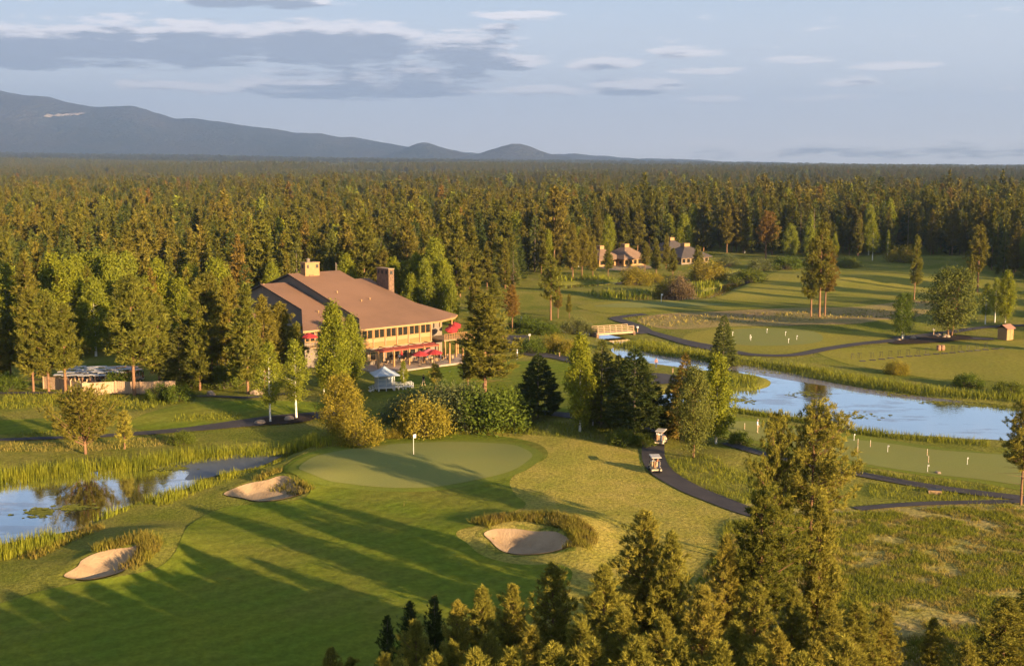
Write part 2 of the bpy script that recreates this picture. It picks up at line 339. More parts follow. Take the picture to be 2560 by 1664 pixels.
def vnoise(X, Y, s, seed):
    x = X / s; y = Y / s; xi = np.floor(x).astype(np.int64); yi = np.floor(y).astype(np.int64); fx = x - xi; fy = y - yi; fx = fx * fx * (3 - 2 * fx); fy = fy * fy * (3 - 2 * fy)
    def hsh(a, b):
        n = (a * 374761393 + b * 668265263 + seed * 69069) & 0x7fffffff; n = ((n ^ (n >> 13)) * 1274126177) & 0x7fffffff; return ((n ^ (n >> 16)) & 0xffff) / 65535.0
    return (hsh(xi, yi) * (1 - fx) + hsh(xi + 1, yi) * fx) * (1 - fy) + (hsh(xi, yi + 1) * (1 - fx) + hsh(xi + 1, yi + 1) * fx) * fy
def relief(X, Y):
    """the lie of the land without ponds and bunkers"""
    near = 1 - ss(350, 700, Y)
    h = ((vnoise(X, Y, 23, 1) - .5) * .5 + (vnoise(X, Y, 9, 2) - .5) * .16) * (.35 + .65 * near)
    for (bx, by, rx, ry, a, rot) in BUMPS:
        h = h + a * np.exp(-(((X - bx) / rx) ** 2 + ((Y - by) / ry) ** 2))
    az = X / np.maximum(Y, 200)
    rise = np.clip(40 - 118 * az, -4, 110)
    return h + ss(1500, 9500, Y) * rise + ss(600, 2500, Y) * (vnoise(X, Y, 700, 5) - .5) * 14
def GH(px, py):
    """photo pixel to the point of the (uneven) ground it shows"""
    z = 0.0
    for _ in range(4): x, y = G(px, py, z); z = float(relief(np.array([x]), np.array([y]))[0])
    return (x, y)
def GP(pts, z=None): return [G(x, y, z) if z is not None else GH(x, y) for x, y in pts]
WL = -0.45
POND_R = smooth_poly(GP(D([(1432, 806), (1480, 812), (1560, 828), (1640, 838), (1712, 845), (1800, 857), (1880, 876), (1960, 893), (2060, 909), (2150, 921), (2260, 934), (2400, 948), (2560, 962), (2700, 1010),
    (2500, 1035), (2330, 1024), (2260, 1022), (2190, 1017), (2090, 1011), (2040, 1008), (1990, 1002), (1950, 991), (1870, 975), (1790, 963), (1718, 951), (1660, 940), (1590, 944), (1530, 948), (1505, 934), (1540, 918), (1600, 908), (1690, 905), (1740, 907), (1782, 901), (1794, 888),
    (1770, 876), (1700, 866), (1640, 862), (1560, 851), (1500, 842), (1452, 832), (1424, 816)]), WL), 5)
POND_L = smooth_poly(GP(D([(-260, 1140), (0, 1117), (130, 1102), (300, 1086), (450, 1066), (560, 1052), (650, 1046), (680, 1043), (680, 1052), (610, 1088), (530, 1103), (465, 1120), (355, 1164), (275, 1180), (185, 1226), (135, 1238), (0, 1264), (-300, 1318)]), WL), 5)
RIVER = smooth_poly(GP(D([(1436, 800), (1410, 790), (1330, 776), (1255, 764), (1205, 752), (1190, 738), (1205, 732), (1240, 745), (1300, 757), (1370, 768), (1424, 780), (1462, 790)]), WL), 5)
POND_F = smooth_poly(GP(D([(1430, 693), (1490, 681), (1560, 676), (1640, 676), (1680, 664), (1712, 648), (1690, 640), (1720, 630), (1790, 619), (1850, 612), (1870, 618), (1800, 630), (1740, 640), (1742, 652), (1716, 668), (1660, 690), (1600, 698), (1500, 700)]), WL), 5)
POND_G = smooth_poly(GP(D([(1270, 664), (1340, 660), (1440, 655), (1470, 648), (1540, 645), (1500, 654), (1440, 662), (1370, 668), (1290, 674)]), WL), 4)
PONDS = [POND_R, POND_L, RIVER, POND_F, POND_G]
BUNK = {
    'a': GP(D([(1125, 1240), (1150, 1228), (1200, 1225), (1240, 1228), (1285, 1232), (1310, 1245), (1330, 1262), (1318, 1272), (1280, 1284), (1215, 1290), (1180, 1286), (1160, 1278), (1140, 1258)])),
    'b': GP(D([(520, 1150), (545, 1136), (580, 1124), (620, 1117), (648, 1108), (672, 1110), (702, 1128), (714, 1140), (690, 1152), (648, 1162), (600, 1166), (560, 1158)])),
    'c': GP(D([(148, 1338), (180, 1318), (190, 1304), (222, 1288), (262, 1278), (300, 1274), (318, 1268), (330, 1282), (322, 1296), (300, 1312), (278, 1328), (220, 1345), (176, 1347)])),
}
BUNK = {k: smooth_poly(v, 4) for k, v in BUNK.items()}
GREEN = smooth_poly(GP([(747, 1174), (771, 1150), (819, 1134), (905, 1120), (1026, 1109), (1163, 1106), (1250, 1110), (1294, 1116), (1330, 1136), (1318, 1154), (1279, 1178), (1199, 1199), (1098, 1217), (1020, 1221), (953, 1219), (870, 1209), (809, 1196)]), 4)
def height(X, Y, detail=True):
    X = np.asarray(X, float); Y = np.asarray(Y, float)
    h = relief(X, Y)
    if detail:
        for P in PONDS:
            a = np.asarray(P); m = (X > a[:, 0].min() - 14) & (X < a[:, 0].max() + 14) & (Y > a[:, 1].min() - 14) & (Y < a[:, 1].max() + 14)
            if not m.any(): continue
            s = sdf(P, X[m], Y[m]); far = ss(1.0, 9.0, s); bank = WL - .06 + np.maximum(s, -2.5) * .34
            h[m] = np.minimum(h[m], bank * (1 - far) + h[m] * far + 2 * far)
        for k, P in BUNK.items():
            a = np.asarray(P); m = (X > a[:, 0].min() - 4) & (X < a[:, 0].max() + 4) & (Y > a[:, 1].min() - 4) & (Y < a[:, 1].max() + 4)
            if not m.any(): continue
            s = sdf(P, X[m], Y[m]); h[m] = h[m] - .75 * ss(.25, -1.5, s) + .12 * np.exp(-((s - .5) / .5) ** 2)
    return h
def hz(x, y): return float(height(np.array([x]), np.array([y]))[0])

def axis(segs):
    out = [segs[0][0]]
    for a, b, s in segs:
        n = max(1, int(round((b - a) / s))); out += list(np.linspace(a, b, n + 1)[1:])
    return np.array(out)
xs = axis([(-9000, -3000, 400), (-3000, -900, 120), (-900, -300, 30), (-300, -110, 5), (-110, -52, 1.2), (-52, 58, .55), (58, 120, 1.2), (120, 300, 5), (300, 900, 30), (900, 3000, 120), (3000, 9000, 400)])
ys = axis([(-300, 20, 40), (20, 76, 2.5), (76, 152, .55), (152, 260, .9), (260, 520, 2.2), (520, 900, 12), (900, 3000, 70), (3000, 16000, 400)])
GX, GY = np.meshgrid(xs, ys)
GZ = height(GX.ravel(), GY.ravel()).reshape(GX.shape)
nx, ny = len(xs), len(ys)
idx = np.arange(nx * ny).reshape(ny, nx); a, b, c, d = idx[:-1, :-1].ravel(), idx[:-1, 1:].ravel(), idx[1:, 1:].ravel(), idx[1:, :-1].ravel()
me = bpy.data.meshes.new('ground'); V = np.stack([GX.ravel(), GY.ravel(), GZ.ravel()], 1).astype(np.float32)
me.vertices.add(len(V)); me.vertices.foreach_set('co', V.ravel()); Q = np.stack([a, b, c, d], 1).astype(np.int32)
me.loops.add(Q.size); me.loops.foreach_set('vertex_index', Q.ravel()); me.polygons.add(len(Q)); me.polygons.foreach_set('loop_start', np.arange(0, Q.size, 4, dtype=np.int32))
me.polygons.foreach_set('use_smooth', np.ones(len(Q), bool)); me.materials.append(MT['rough_ground']); me.materials.append(MT['forest_floor']); me.materials.append(MT['far_canopy'])
cy_ = (GY[:-1, :-1].ravel() + GY[1:, 1:].ravel()) / 2
me.polygons.foreach_set('material_index', ((cy_ > 620).astype(np.int32) + (cy_ > 2400))); me.update(calc_edges=True)
tag(link('ground', me), kind='structure')

def inside(poly, pts):
    p = np.asarray(pts, float); return sdf(poly, p[:, 0], p[:, 1]) < 0
def sheet(name, poly, m, off, step=.8, holes=(), kind='structure', label=None, flatz=None, parent=None):
    """a draped sheet with the outline of poly, off metres above the ground"""
    P = [tuple(p) for p in poly]; A = np.asarray(P); pts = list(P); n = len(P); edges = [(i, (i + 1) % n) for i in range(n)]
    gx = np.arange(A[:, 0].min(), A[:, 0].max(), step); gy = np.arange(A[:, 1].min(), A[:, 1].max(), step); mx, my = np.meshgrid(gx, gy); q = np.stack([mx.ravel(), my.ravel()], 1)
    q = q + (np.random.RandomState(4).rand(*q.shape) - .5) * step * .15
    q = q[sdf(P, q[:, 0], q[:, 1]) < -step * .35]
    for hp in holes:
        b0 = len(pts); pts += [tuple(p) for p in hp]; edges += [(b0 + i, b0 + (i + 1) % len(hp)) for i in range(len(hp))]
        if len(q): q = q[sdf(hp, q[:, 0], q[:, 1]) > step * .35]
    pts += [tuple(p) for p in q]
    r = delaunay_2d_cdt([Vector(p) for p in pts], edges, [], 0, 1e-4)
    vo = np.array([(v.x, v.y) for v in r[0]]); tri = np.array([f for f in r[2] if len(f) == 3])
    cen = vo[tri].mean(1); keep = sdf(P, cen[:, 0], cen[:, 1]) < 0
    for hp in holes: keep &= sdf(hp, cen[:, 0], cen[:, 1]) > 0
    tri = tri[keep]; z = height(vo[:, 0], vo[:, 1]) + off if flatz is None else np.full(len(vo), flatz)
    e1 = vo[tri[:, 1]] - vo[tri[:, 0]]; e2 = vo[tri[:, 2]] - vo[tri[:, 0]]; flip = (e1[:, 0] * e2[:, 1] - e1[:, 1] * e2[:, 0]) < 0
    tri[flip] = tri[flip][:, ::-1]
    me = trimesh(name, np.column_stack([vo, z]), tri, [m], smooth=True)
    o = link(name, me, parent); return tag(o, label=label, kind=kind)
def strip(pts, widths, k=8):
    """outline polygon of a path through pts (world) of given width"""
    C = np.asarray(smooth_poly(pts, k, closed=False)); W = np.interp(np.linspace(0, 1, len(C)), np.linspace(0, 1, len(widths)), widths) / 2
    T = np.gradient(C, axis=0); T /= np.linalg.norm(T, axis=1)[:, None]; Nn = np.stack([-T[:, 1], T[:, 0]], 1)
    return [tuple(p) for p in (C + Nn * W[:, None])] + [tuple(p) for p in (C - Nn * W[:, None])[::-1]]
def offset_poly(P, dist):
    A = np.asarray(P); T = np.roll(A, -1, 0) - np.roll(A, 1, 0); T /= np.linalg.norm(T, axis=1)[:, None] + 1e-9; Nn = np.stack([T[:, 1], -T[:, 0]], 1)
    area = np.sum(A[:, 0] * np.roll(A[:, 1], -1) - A[:, 1] * np.roll(A[:, 0], -1)); s = 1 if area > 0 else -1
    return [tuple(p) for p in A + Nn * dist * s]

# water
for nm, P in (('pond_water', POND_R), ('pond_water', POND_L), ('river_water', RIVER), ('pond_water', POND_F), ('pond_water', POND_G)):
    sheet(nm, offset_poly(P, 1.2), MT['water'], 0, 4.0, flatz=WL)
# foreground hole: rough, fairway, collar, green
ROUGH = smooth_poly(GP(D([(960, 1010), (1050, 1003), (1150, 1004), (1300, 1016), (1420, 1035), (1498, 1060), (1500, 1095), (1560, 1125), (1690, 1178), (1730, 1200),
    (1690, 1260), (1600, 1340), (1500, 1420), (1380, 1520), (1200, 1640), (900, 1640), (920, 1400), (940, 1150)])), 5)
sheet('rough', ROUGH, MT['mown_rough'], .025, .9, holes=[BUNK['a']])
FAIR = smooth_poly(GP(D([(-300, 1480), (0, 1402), (120, 1368), (260, 1345), (360, 1320), (400, 1290), (420, 1255), (452, 1212), (520, 1180), (600, 1172), (690, 1162), (722, 1140), (690, 1108), (664, 1098), (668, 1080), (720, 1052), (820, 1030), (930, 1017), (1050, 1010), (1160, 1014), (1240, 1028), (1270, 1046), (1268, 1066),
    (1215, 1092), (1185, 1118), (1198, 1150), (1222, 1172), (1190, 1190), (1120, 1215), (1068, 1232), (1062, 1246), (1085, 1262), (1120, 1290), (1190, 1310), (1290, 1312), (1330, 1330), (1310, 1370), (1240, 1440), (1150, 1540), (1020, 1640), (-300, 1640)])), 5)
sheet('fairway', FAIR, MT['fairway_turf'], .05, .8)
sheet('green_collar', offset_poly(GREEN, 1.2), MT['collar_turf'], .075, .7)
sheet('putting_green', GREEN, MT['green_turf'], .1, .7)
for k in BUNK: sheet('sand_bunker', BUNK[k], MT['sand'], .1, .4)
# left: second tee and fairway mounds
sheet('fairway', smooth_poly(GP(D([(300, 985), (360, 955), (430, 938), (560, 932), (740, 935), (740, 965), (640, 972), (540, 985), (460, 995), (360, 1003)])), 5), MT['fairway_turf'], .05, .9)
sheet('tee_ground', smooth_poly(GP(D([(-100, 985), (60, 974), (180, 968), (270, 972), (260, 985), (180, 1000), (60, 1008), (-100, 1008)])), 5), MT['fairway_turf'], .05, .9)
# clubhouse lawn
sheet('lawn', smooth_poly(GP(D([(860, 915), (960, 862), (1060, 850), (1180, 842), (1290, 838), (1370, 862), (1400, 880), (1400, 940), (1300, 960), (1180, 965), (1050, 930), (940, 925)])), 4), MT['fairway_turf'], .04, 1.0)
# right: near putting green
sheet('rough', smooth_poly(GP(D([(1640, 965), (1760, 975), (1900, 1000), (2000, 1012), (2160, 1036), (2300, 1052), (2480, 1070), (2480, 1150), (2260, 1120), (2000, 1082), (1850, 1050), (1700, 1020), (1640, 1000)])), 4), MT['collar_turf'], .03, 1.0)
sheet('putting_green', smooth_poly(GP(D([(1690, 985), (1760, 980), (1880, 1003), (1960, 1018), (2060, 1030), (2170, 1045), (2270, 1053), (2420, 1068), (2420, 1128), (2260, 1112), (2150, 1100), (2010, 1078), (1860, 1042), (1720, 1015)])), 4), MT['green_turf'], .06, 1.0)
# right: practice green and range
sheet('rough', smooth_poly(GP(D([(1590, 800), (1600, 775), (1700, 762), (1820, 758), (1960, 758), (2040, 765), (2060, 785), (1990, 800), (1900, 812), (1790, 828), (1700, 838), (1640, 825)])), 4), MT['range_turf'], .03, 1.4)
sheet('putting_green', smooth_poly(GP(D([(1690, 772), (1720, 765), (1800, 763), (1880, 768), (1912, 782), (1900, 796), (1830, 803), (1740, 803), (1690, 795)])), 4), MT['green_turf'], .06, 1.2)
sheet('driving_range', smooth_poly(GP(D([(1900, 815), (2000, 808), (2150, 800), (2300, 795), (2560, 785), (2700, 870), (2500, 905), (2300, 885), (2160, 878), (2050, 860), (1950, 840)])), 4), MT['range_turf'], .035, 1.6)
# far hole
sheet('dry_meadow', smooth_poly(GP(D([(1480, 745), (1560, 728), (1700, 722), (1850, 716), (2000, 712), (2100, 700), (2180, 705), (2120, 740), (2000, 752), (1850, 756), (1700, 758), (1560, 765)])), 4), MT['dry_meadow'], .03, 2.0)
sheet('fairway', smooth_poly(GP(D([(1690, 668), (1760, 650), (1850, 634), (2000, 630), (2200, 626), (2300, 640), (2330, 680), (2200, 690), (2000, 700), (1850, 706), (1740, 702), (1660, 690)])), 4), MT['range_turf'], .05, 2.0)
sheet('fairway', smooth_poly(GP(D([(1340, 712), (1440, 700), (1560, 698), (1680, 706), (1800, 712), (1740, 718), (1560, 724), (1420, 728)])), 4), MT['range_turf'], .05, 2.0)
sheet('putting_green', smooth_poly(GP(D([(1380, 712), (1460, 704), (1560, 702), (1640, 705), (1690, 708), (1600, 713), (1480, 716)])), 4), MT['green_turf'], .09, 2.0)
sheet('meadow', smooth_poly(GP(D([(1700, 1180), (1760, 1170), (2000, 1180), (2200, 1172), (2480, 1170), (2480, 1640), (1500, 1640), (1500, 1500), (1600, 1380), (1690, 1270)])), 4), MT['meadow_ground'], .03, 1.2)
sheet('sand_patch', smooth_poly(GP(D([(1395, 622), (1440, 614), (1500, 616), (1512, 624), (1450, 629)])), 4), MT['dirt'], .05, 1.5)
# paths
PATHS = [
    ('cart_path', D([(1250, 958), (1320, 966), (1400, 978), (1470, 990), (1530, 1000), (1552, 1010)]), [2.3, 2.3]),
    ('cart_path', D([(1610, 1000), (1560, 1008), (1525, 1024), (1518, 1045), (1522, 1075), (1545, 1103), (1600, 1135), (1660, 1160), (1735, 1188), (1830, 1215)]), [2.4, 2.6, 2.7, 2.6, 2.4]),
    ('cart_path', D([(1690, 1030), (1760, 1052), (1850, 1072), (2010, 1105), (2150, 1130), (2300, 1150), (2440, 1166)]), [1.9, 1.9]),
    ('cart_path', D([(1990, 1184), (2080, 1176), (2200, 1170), (2440, 1166)]), [1.4, 1.2]),
    ('cart_path', D([(-80, 1024), (60, 1021), (200, 1016), (300, 1010), (440, 999), (540, 988), (640, 977), (720, 968), (800, 958)]), [1.6, 1.6, 2.6, 5.0, 3.0]),
    ('cart_path', D([(-60, 915), (90, 914), (250, 914), (400, 920), (560, 925), (650, 918), (720, 905)]), [1.5, 1.5]),
    ('cart_path', D([(1196, 780), (1205, 805), (1240, 822), (1300, 832), (1370, 850), (1450, 866), (1530, 872), (1560, 880), (1530, 888), (1470, 882)]), [6, 5, 3, 2.6, 2.8, 5, 3]),
    ('cart_path', D([(1478, 776), (1500, 770), (1478, 757), (1440, 745), (1432, 740), (1460, 735), (1500, 731)]), [3, 2.6, 2.8, 2.6]),
    ('cart_path', D([(1496, 768), (1540, 781), (1590, 795), (1640, 806), (1700, 818), (1760, 826), (1845, 826), (1920, 812), (1990, 801), (2060, 794), (2140, 788), (2220, 787), (2310, 789)]), [2.4, 2.8, 4.5, 2.6, 2.4, 2.4, 3, 5, 3]),
    ('cart_path', D([(2080, 787), (2200, 774), (2260, 765), (2320, 759), (2440, 755)]), [3, 2.4, 2.2]),
]
PATH_POLY = [strip(GP(pts), w) for nm, pts, w in PATHS]
for i, P in enumerate(PATH_POLY): sheet('cart_path', P, MT['asphalt'], .105 + .004 * i, 1.0)
sheet('mulch_bed', smooth_poly(GP(D([(2075, 800), (2090, 792), (2150, 784), (2230, 780), (2262, 787), (2200, 795), (2130, 800)])), 4), MT['mulch'], .16, 1.2)
sheet('mulch_bed', smooth_poly(GP(D([(590, 984), (610, 974), (690, 965), (730, 966), (720, 980), (640, 988)])), 4), MT['mulch'], .17, 1.0)
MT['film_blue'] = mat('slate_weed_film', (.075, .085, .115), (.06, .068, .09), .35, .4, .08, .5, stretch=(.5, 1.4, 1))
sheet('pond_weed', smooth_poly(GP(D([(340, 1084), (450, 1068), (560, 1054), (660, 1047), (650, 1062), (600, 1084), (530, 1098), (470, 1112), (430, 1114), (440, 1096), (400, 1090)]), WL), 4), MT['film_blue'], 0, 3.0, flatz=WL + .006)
# weed film on the shallows of the big pond
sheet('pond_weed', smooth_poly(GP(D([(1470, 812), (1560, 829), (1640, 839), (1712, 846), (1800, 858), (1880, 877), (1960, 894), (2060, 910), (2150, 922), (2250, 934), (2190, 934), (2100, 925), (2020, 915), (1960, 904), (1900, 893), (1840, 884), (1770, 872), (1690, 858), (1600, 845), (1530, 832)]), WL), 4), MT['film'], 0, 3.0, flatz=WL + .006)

# ------------------------------------------------------------------ mountains
def ridge(name, prof, D0, depth, base, m, seed, rough=1.0, nxs=160, nys=40, scar=None):
    """a range whose skyline stands along prof (photo px) at distance D0, with its slopes in front and behind"""
    px = np.linspace(prof[0][0], prof[-1][0], nxs); py = np.interp(px, [p[0] for p in prof], [p[1] for p in prof])
    x0 = (px - CX) / F; t = np.linspace(-1, 1, nys); V = np.zeros((nys, nxs, 3))
    hgt = H + (HY - py) / F * D0 / math.cos(.1)
    for j, tt in enumerate(t):
        y = D0 + tt * depth; x = x0 * D0; s = np.exp(-(tt * 1.9) ** 2) if tt < 0 else 1 - tt * .5
        n = (vnoise(x, x * 0 + y, 900, seed) - .5) * 140 + (vnoise(x, x * 0 + y, 330, seed + 1) - .5) * 60
        z = base + (hgt - base) * s + n * rough * (1 - abs(tt)) * (abs(tt) > .04) * .8 + ((vnoise(x, x * 0 + y, 150, seed + 2) - .5) * 26 + (vnoise(x, x * 0 + y, 50, seed + 3) - .5) * 12) * min(rough, .5)
        edge = ss(0, .06, (px - px[0]) / (px[-1] - px[0])) * ss(0, .04, (px[-1] - px) / (px[-1] - px[0]))
        V[j, :, 0] = x; V[j, :, 1] = y; V[j, :, 2] = base + (z - base) * edge - 12 * (abs(tt) > .97)
    i = np.arange(nxs * nys).reshape(nys, nxs); a, b, c, d = i[:-1, :-1].ravel(), i[:-1, 1:].ravel(), i[1:, 1:].ravel(), i[1:, :-1].ravel()
    T = np.concatenate([np.stack([a, b, c], 1), np.stack([a, c, d], 1)])
    mi = None
    if scar:
        c = V.reshape(-1, 3)[T].mean(1); qx, qy = proj(c[:, 0], c[:, 1], c[:, 2]); mi = ((np.abs(qx - scar[0]) < scar[2]) & (np.abs(qy - scar[1] - (qx - scar[0]) * -.06) < scar[3] * (.4 + vnoise(qx, qy, 14, 3))) & (c[:, 1] < D0)).astype(int)
    return tag(link(name, trimesh(name, V.reshape(-1, 3), T, [m, MT['pale_rock']], smooth=True, mi=mi)), kind='structure')
MT['pale_rock'] = mat('pale_rock', (.42, .34, .26), (.3, .25, .2), .9, .01)
MT['mountain'] = mat('mountain_forest', (.022, .032, .018), (.075, .065, .04), .95, .006, .9, .05, c3=(.085, .07, .045), scale3=.0012, bscale=.02, bdist=40, det=9)
ridge('mountain', [(-900, 330), (-500, 262), (-200, 225), (-60, 222), (0, 233), (20, 234), (48, 242), (86, 247), (145, 247), (177, 258), (231, 269), (269, 277), (355, 277), (393, 285), (462, 306), (570, 312), (688, 325), (753, 339), (807, 341), (860, 355), (947, 364), (1022, 372), (1150, 383), (1300, 388), (1450, 392), (1600, 399), (1800, 406), (2000, 412), (2200, 418)], 12800, 2600, 20, MT['mountain'], 11, .8, 620, 90, scar=(160, 287, 52, 2.2))
ridge('hill', [(930, 398), (975, 386), (1010, 374), (1040, 362), (1055, 358), (1075, 359), (1100, 368), (1130, 376), (1170, 386), (1240, 398)], 11000, 800, 22, MT['mountain'], 21, .25, 70)
ridge('hill', [(1120, 400), (1180, 390), (1215, 380), (1250, 369), (1280, 361), (1300, 361), (1325, 367), (1350, 378), (1385, 388), (1450, 398), (1500, 402)], 10600, 800, 22, MT['mountain'], 31, .25, 70)
ridge('hill', [(1880, 416), (1920, 411), (1940, 408), (1960, 411), (2010, 416)], 13200, 600, 10, MT['mountain'], 41, .1, 40)
ridge('hill', [(2140, 419), (2180, 414), (2210, 413), (2250, 417), (2280, 415), (2330, 411), (2365, 409), (2400, 412), (2450, 416), (2500, 413), (2560, 411), (2700, 414), (2900, 420)], 14800, 600, 10, MT['mountain'], 51, .1, 90)

# ------------------------------------------------------------------ clubhouse
W_ = {}
W_['roof'] = mat('shingle_roof', (.215, .122, .075), (.185, .106, .066), .9, .5, .25, .1, c3=(.23, .13, .08), scale3=.08, bscale=6, bdist=.03)
W_['trim'] = mat('cedar_trim', (.34, .185, .07), (.29, .155, .058), .7, 1.2, .1)
W_['panel'] = mat('cream_panel', (.35, .215, .095), (.31, .19, .083), .7, .8)
W_['panel2'] = mat('amber_panel', (.29, .145, .048), (.26, .13, .043), .7, .8)
W_['siding'] = mat('grey_siding', (.20, .165, .13), (.16, .13, .10), .8, 2, .2, stretch=(6, 6, .6))
W_['dark'] = mat('shadow_dark_edge', (.05, .045, .045), (.04, .036, .036), .5, 2)  # shadow line and soffit shade put into the roof edge colour
W_['stone'] = mat('chimney_stone', (.20, .12, .075), (.12, .075, .05), .9, 2.5, .6, stretch=(1.5, 1.5, .8), lo=.4, hi=.6)
W_['stucco'] = mat('tan_stucco', (.34, .205, .09), (.30, .18, .08), .85, 1.2, .1)
W_['deck'] = mat('deck_wood', (.33, .22, .12), (.26, .17, .09), .8, 2, .1, stretch=(3, .4, 1))
W_['paver'] = mat('patio_paving', (.34, .26, .20), (.28, .22, .17), .85, 1.5, .1)
W_['red'] = mat('red_canvas', (.33, .028, .028), (.28, .024, .024), .8, 3)
W_['redpale'] = mat('faded_red_canvas', (.62, .14, .15), (.56, .12, .13), .8, 3)
W_['awning'] = mat('rust_red_awning', (.24, .045, .028), (.20, .04, .025), .85, 2)
W_['white'] = mat('shaded_white_paint', (.52, .52, .51), (.46, .46, .45), .6, 2)  # greyed below white: shade around the gazebo is put into the paint
W_['metalroof'] = mat('blue_grey_roof', (.34, .40, .47), (.30, .36, .42), .45, 1.5)
W_['iron'] = mat('black_iron', (.02, .02, .02), (.03, .03, .03), .5, 3)
W_['wood'] = mat('weathered_wood', (.40, .28, .17), (.30, .21, .13), .85, 2, .2, stretch=(2, 2, .4))
W_['fencewood'] = mat('fence_wood', (.46, .31, .19), (.38, .26, .16), .85, 2, .2, stretch=(4, 4, .3))
def glass():
    m, nt, b = new_mat('window_glass'); b.inputs['Base Color'].default_value = (.018, .018, .016, 1); b.inputs['Roughness'].default_value = .06; b.inputs['Specular IOR Level'].default_value = .9
    nbump(nt, b, nnoise(nt, .6, 2), .04, .1); return m
W_['glass'] = glass()
BA = R(40); BU = Vector((math.cos(BA), math.sin(BA), 0)); BV = Vector((-math.sin(BA), math.cos(BA), 0))
ZE = 6.4
e0 = G(899, 823, ZE)
club = empty('clubhouse', (e0[0], e0[1], 0), BA, label='large lodge clubhouse with broad brown shingle roof, tan walls and stone chimney', cat='building')
def ray_roof(px, py, v0, s):
    """photo pixel to (u, v, z) on a roof plane z = ZE + s (v - v0)"""
    d = Vector(ray(px, py)); C = Vector((0, 0, H)); E0 = Vector((e0[0], e0[1], ZE)) + BV * v0; n = Vector((0, 0, 1)) - BV * s
    P = C + d * ((E0 - C).dot(n) / d.dot(n)); r = P - Vector((e0[0], e0[1], 0)); return (r.dot(BU), r.dot(BV), P.z)
def slab(mb, pts, th=.28, m=0, me_=1):
    """a roof plane with thickness; pts counter-clockwise from above, (u, v, z)"""
    n = len(pts); top = [Vector(p) for p in pts]; bot = [Vector((p[0], p[1], p[2] - th)) for p in pts]
    mb.add(top, [tuple(range(n))], m); mb.add(bot, [tuple(range(n - 1, -1, -1))], me_)
    for i in range(n):
        j = (i + 1) % n; mb.add([bot[i], bot[j], top[j], top[i]], [(0, 1, 2, 3)], me_)
sA, sB, sC = .2486, .2225, .2200
zA = lambda v: ZE + sA * v
zB = lambda v: ZE + sB * (v - 4.36)
zC = lambda v: ZE + .15 + sC * (v - .2)
RA = 28.45
rf = MB()
slab(rf, [(0, 0, zA(0)), (14.6, 0, zA(0)), (14.0, RA, zA(RA)), (2.85, RA, zA(RA)), (2.85, 4.5, zA(4.5))])
slab(rf, [(2.85, RA, zA(RA) - .004), (14.0, RA, zA(RA) - .004), (14.0, 46, zA(RA) - 5.2), (2.85, 46, zA(RA) - 5.2)])
roofA = rf.build('roof', [W_['roof'], W_['dark']], club)
rf = MB()
slab(rf, [(-8.18, 4.36, zB(4.36)), (2.9, 4.36, zB(4.36)), (2.9, 28.9, zB(28.9)), (-2.58, 28.96, zB(28.96)), (-2.58, 14.28, zB(14.28))])
slab(rf, [(-2.58, 28.96, zB(28.96) - .004), (2.9, 28.96, zB(28.96) - .004), (2.9, 42, zB(28.96) - 4.0), (-2.58, 42, zB(28.96) - 4.0)])
rf.build('roof', [W_['roof'], W_['dark']], club)
rf = MB()
c1 = ray_roof(922, 695, 0.2, sC); c2 = ray_roof(989, 734, .2, sC); c3 = ray_roof(1040, 757, .2, sC); c4 = ray_roof(1144, 787, .2, sC)
slab(rf, [(14.0, 0, zC(0) - .1), (16.4, 0.0, zC(0) - .1), (c4[0] - 1.2, 1.2, zC(.9) - .1), (c4[0], c4[1], zC(c4[1]) - .08), (c3[0], c3[1], zC(c3[1]) - .12), (c2[0], c2[1], zC(c2[1]) - .1), (c1[0], c1[1], zC(c1[1]) - .1), (13.9, c1[1], zC(c1[1]) - .1)])
slab(rf, [(13.9, c1[1], zC(c1[1]) - .104), (c1[0], c1[1], zC(c1[1]) - .104), (c1[0], c1[1] + 12, zC(c1[1]) - 4), (13.9, c1[1] + 12, zC(c1[1]) - 4)])
rf.build('roof', [W_['roof'], W_['trim']], club)
# left wing
rf = MB()
slab(rf, [(-13, 19, 6.2), (-6.5, 19, 6.2), (-6.5, 30, 8.6), (-13, 30, 8.6)]); slab(rf, [(-13, 30, 8.596), (-6.5, 30, 8.596), (-6.5, 41, 6.2), (-13, 41, 6.2)])
rf.build('roof', [W_['roof'], W_['dark']], club)
MB().box((-9.6, 30, 3.0), (6, 21, 6.0)).build('wing_wall', W_['siding'], club)
# eave fascia
MB().box((7.3, -.06, 6.22), (14.7, .1, .3)).build('fascia', W_['panel'], club)
MB().box((-2.7, 4.28, 6.22), (11.0, .1, .3)).build('fascia', W_['panel'], club)
# walls
def wall_poly(name, pts, m):
    mb = MB(); mb.add(pts, [tuple(range(len(pts)))]); return mb.build(name, m, club)
mb = MB(); mb.box((7.9, 24, 3.05), (14.6, 46.4, 6.1)); mb.box((-2.4, 24, 2.9), (6.0, 38, 5.8)); mb.box((17.2, 20, 3.05), (4.0, 34, 6.1))
mb.build('wall', W_['siding'], club)
for (u, v0, v1, vr, zr, zl) in ((3.25, 5.2, 45.5, RA, zA(RA) - .35, 6.1), (13.6, 5.2, 45.5, RA, zA(RA) - .35, 6.1)):
    wall_poly('gable_wall', [(u, v0, zl - .2), (u, v0, zA(v0) - .32), (u, vr, zr), (u, v1, 8.0), (u, v1, zl - .2)], W_['siding'])
wall_poly('gable_wall', [(-2.1, 14.8, 5.6), (-2.1, 14.8, zB(14.8) - .32), (-2.1, 28.9, zB(28.9) - .32), (-2.1, 41, 7.6), (-2.1, 41, 5.6)], W_['siding'])
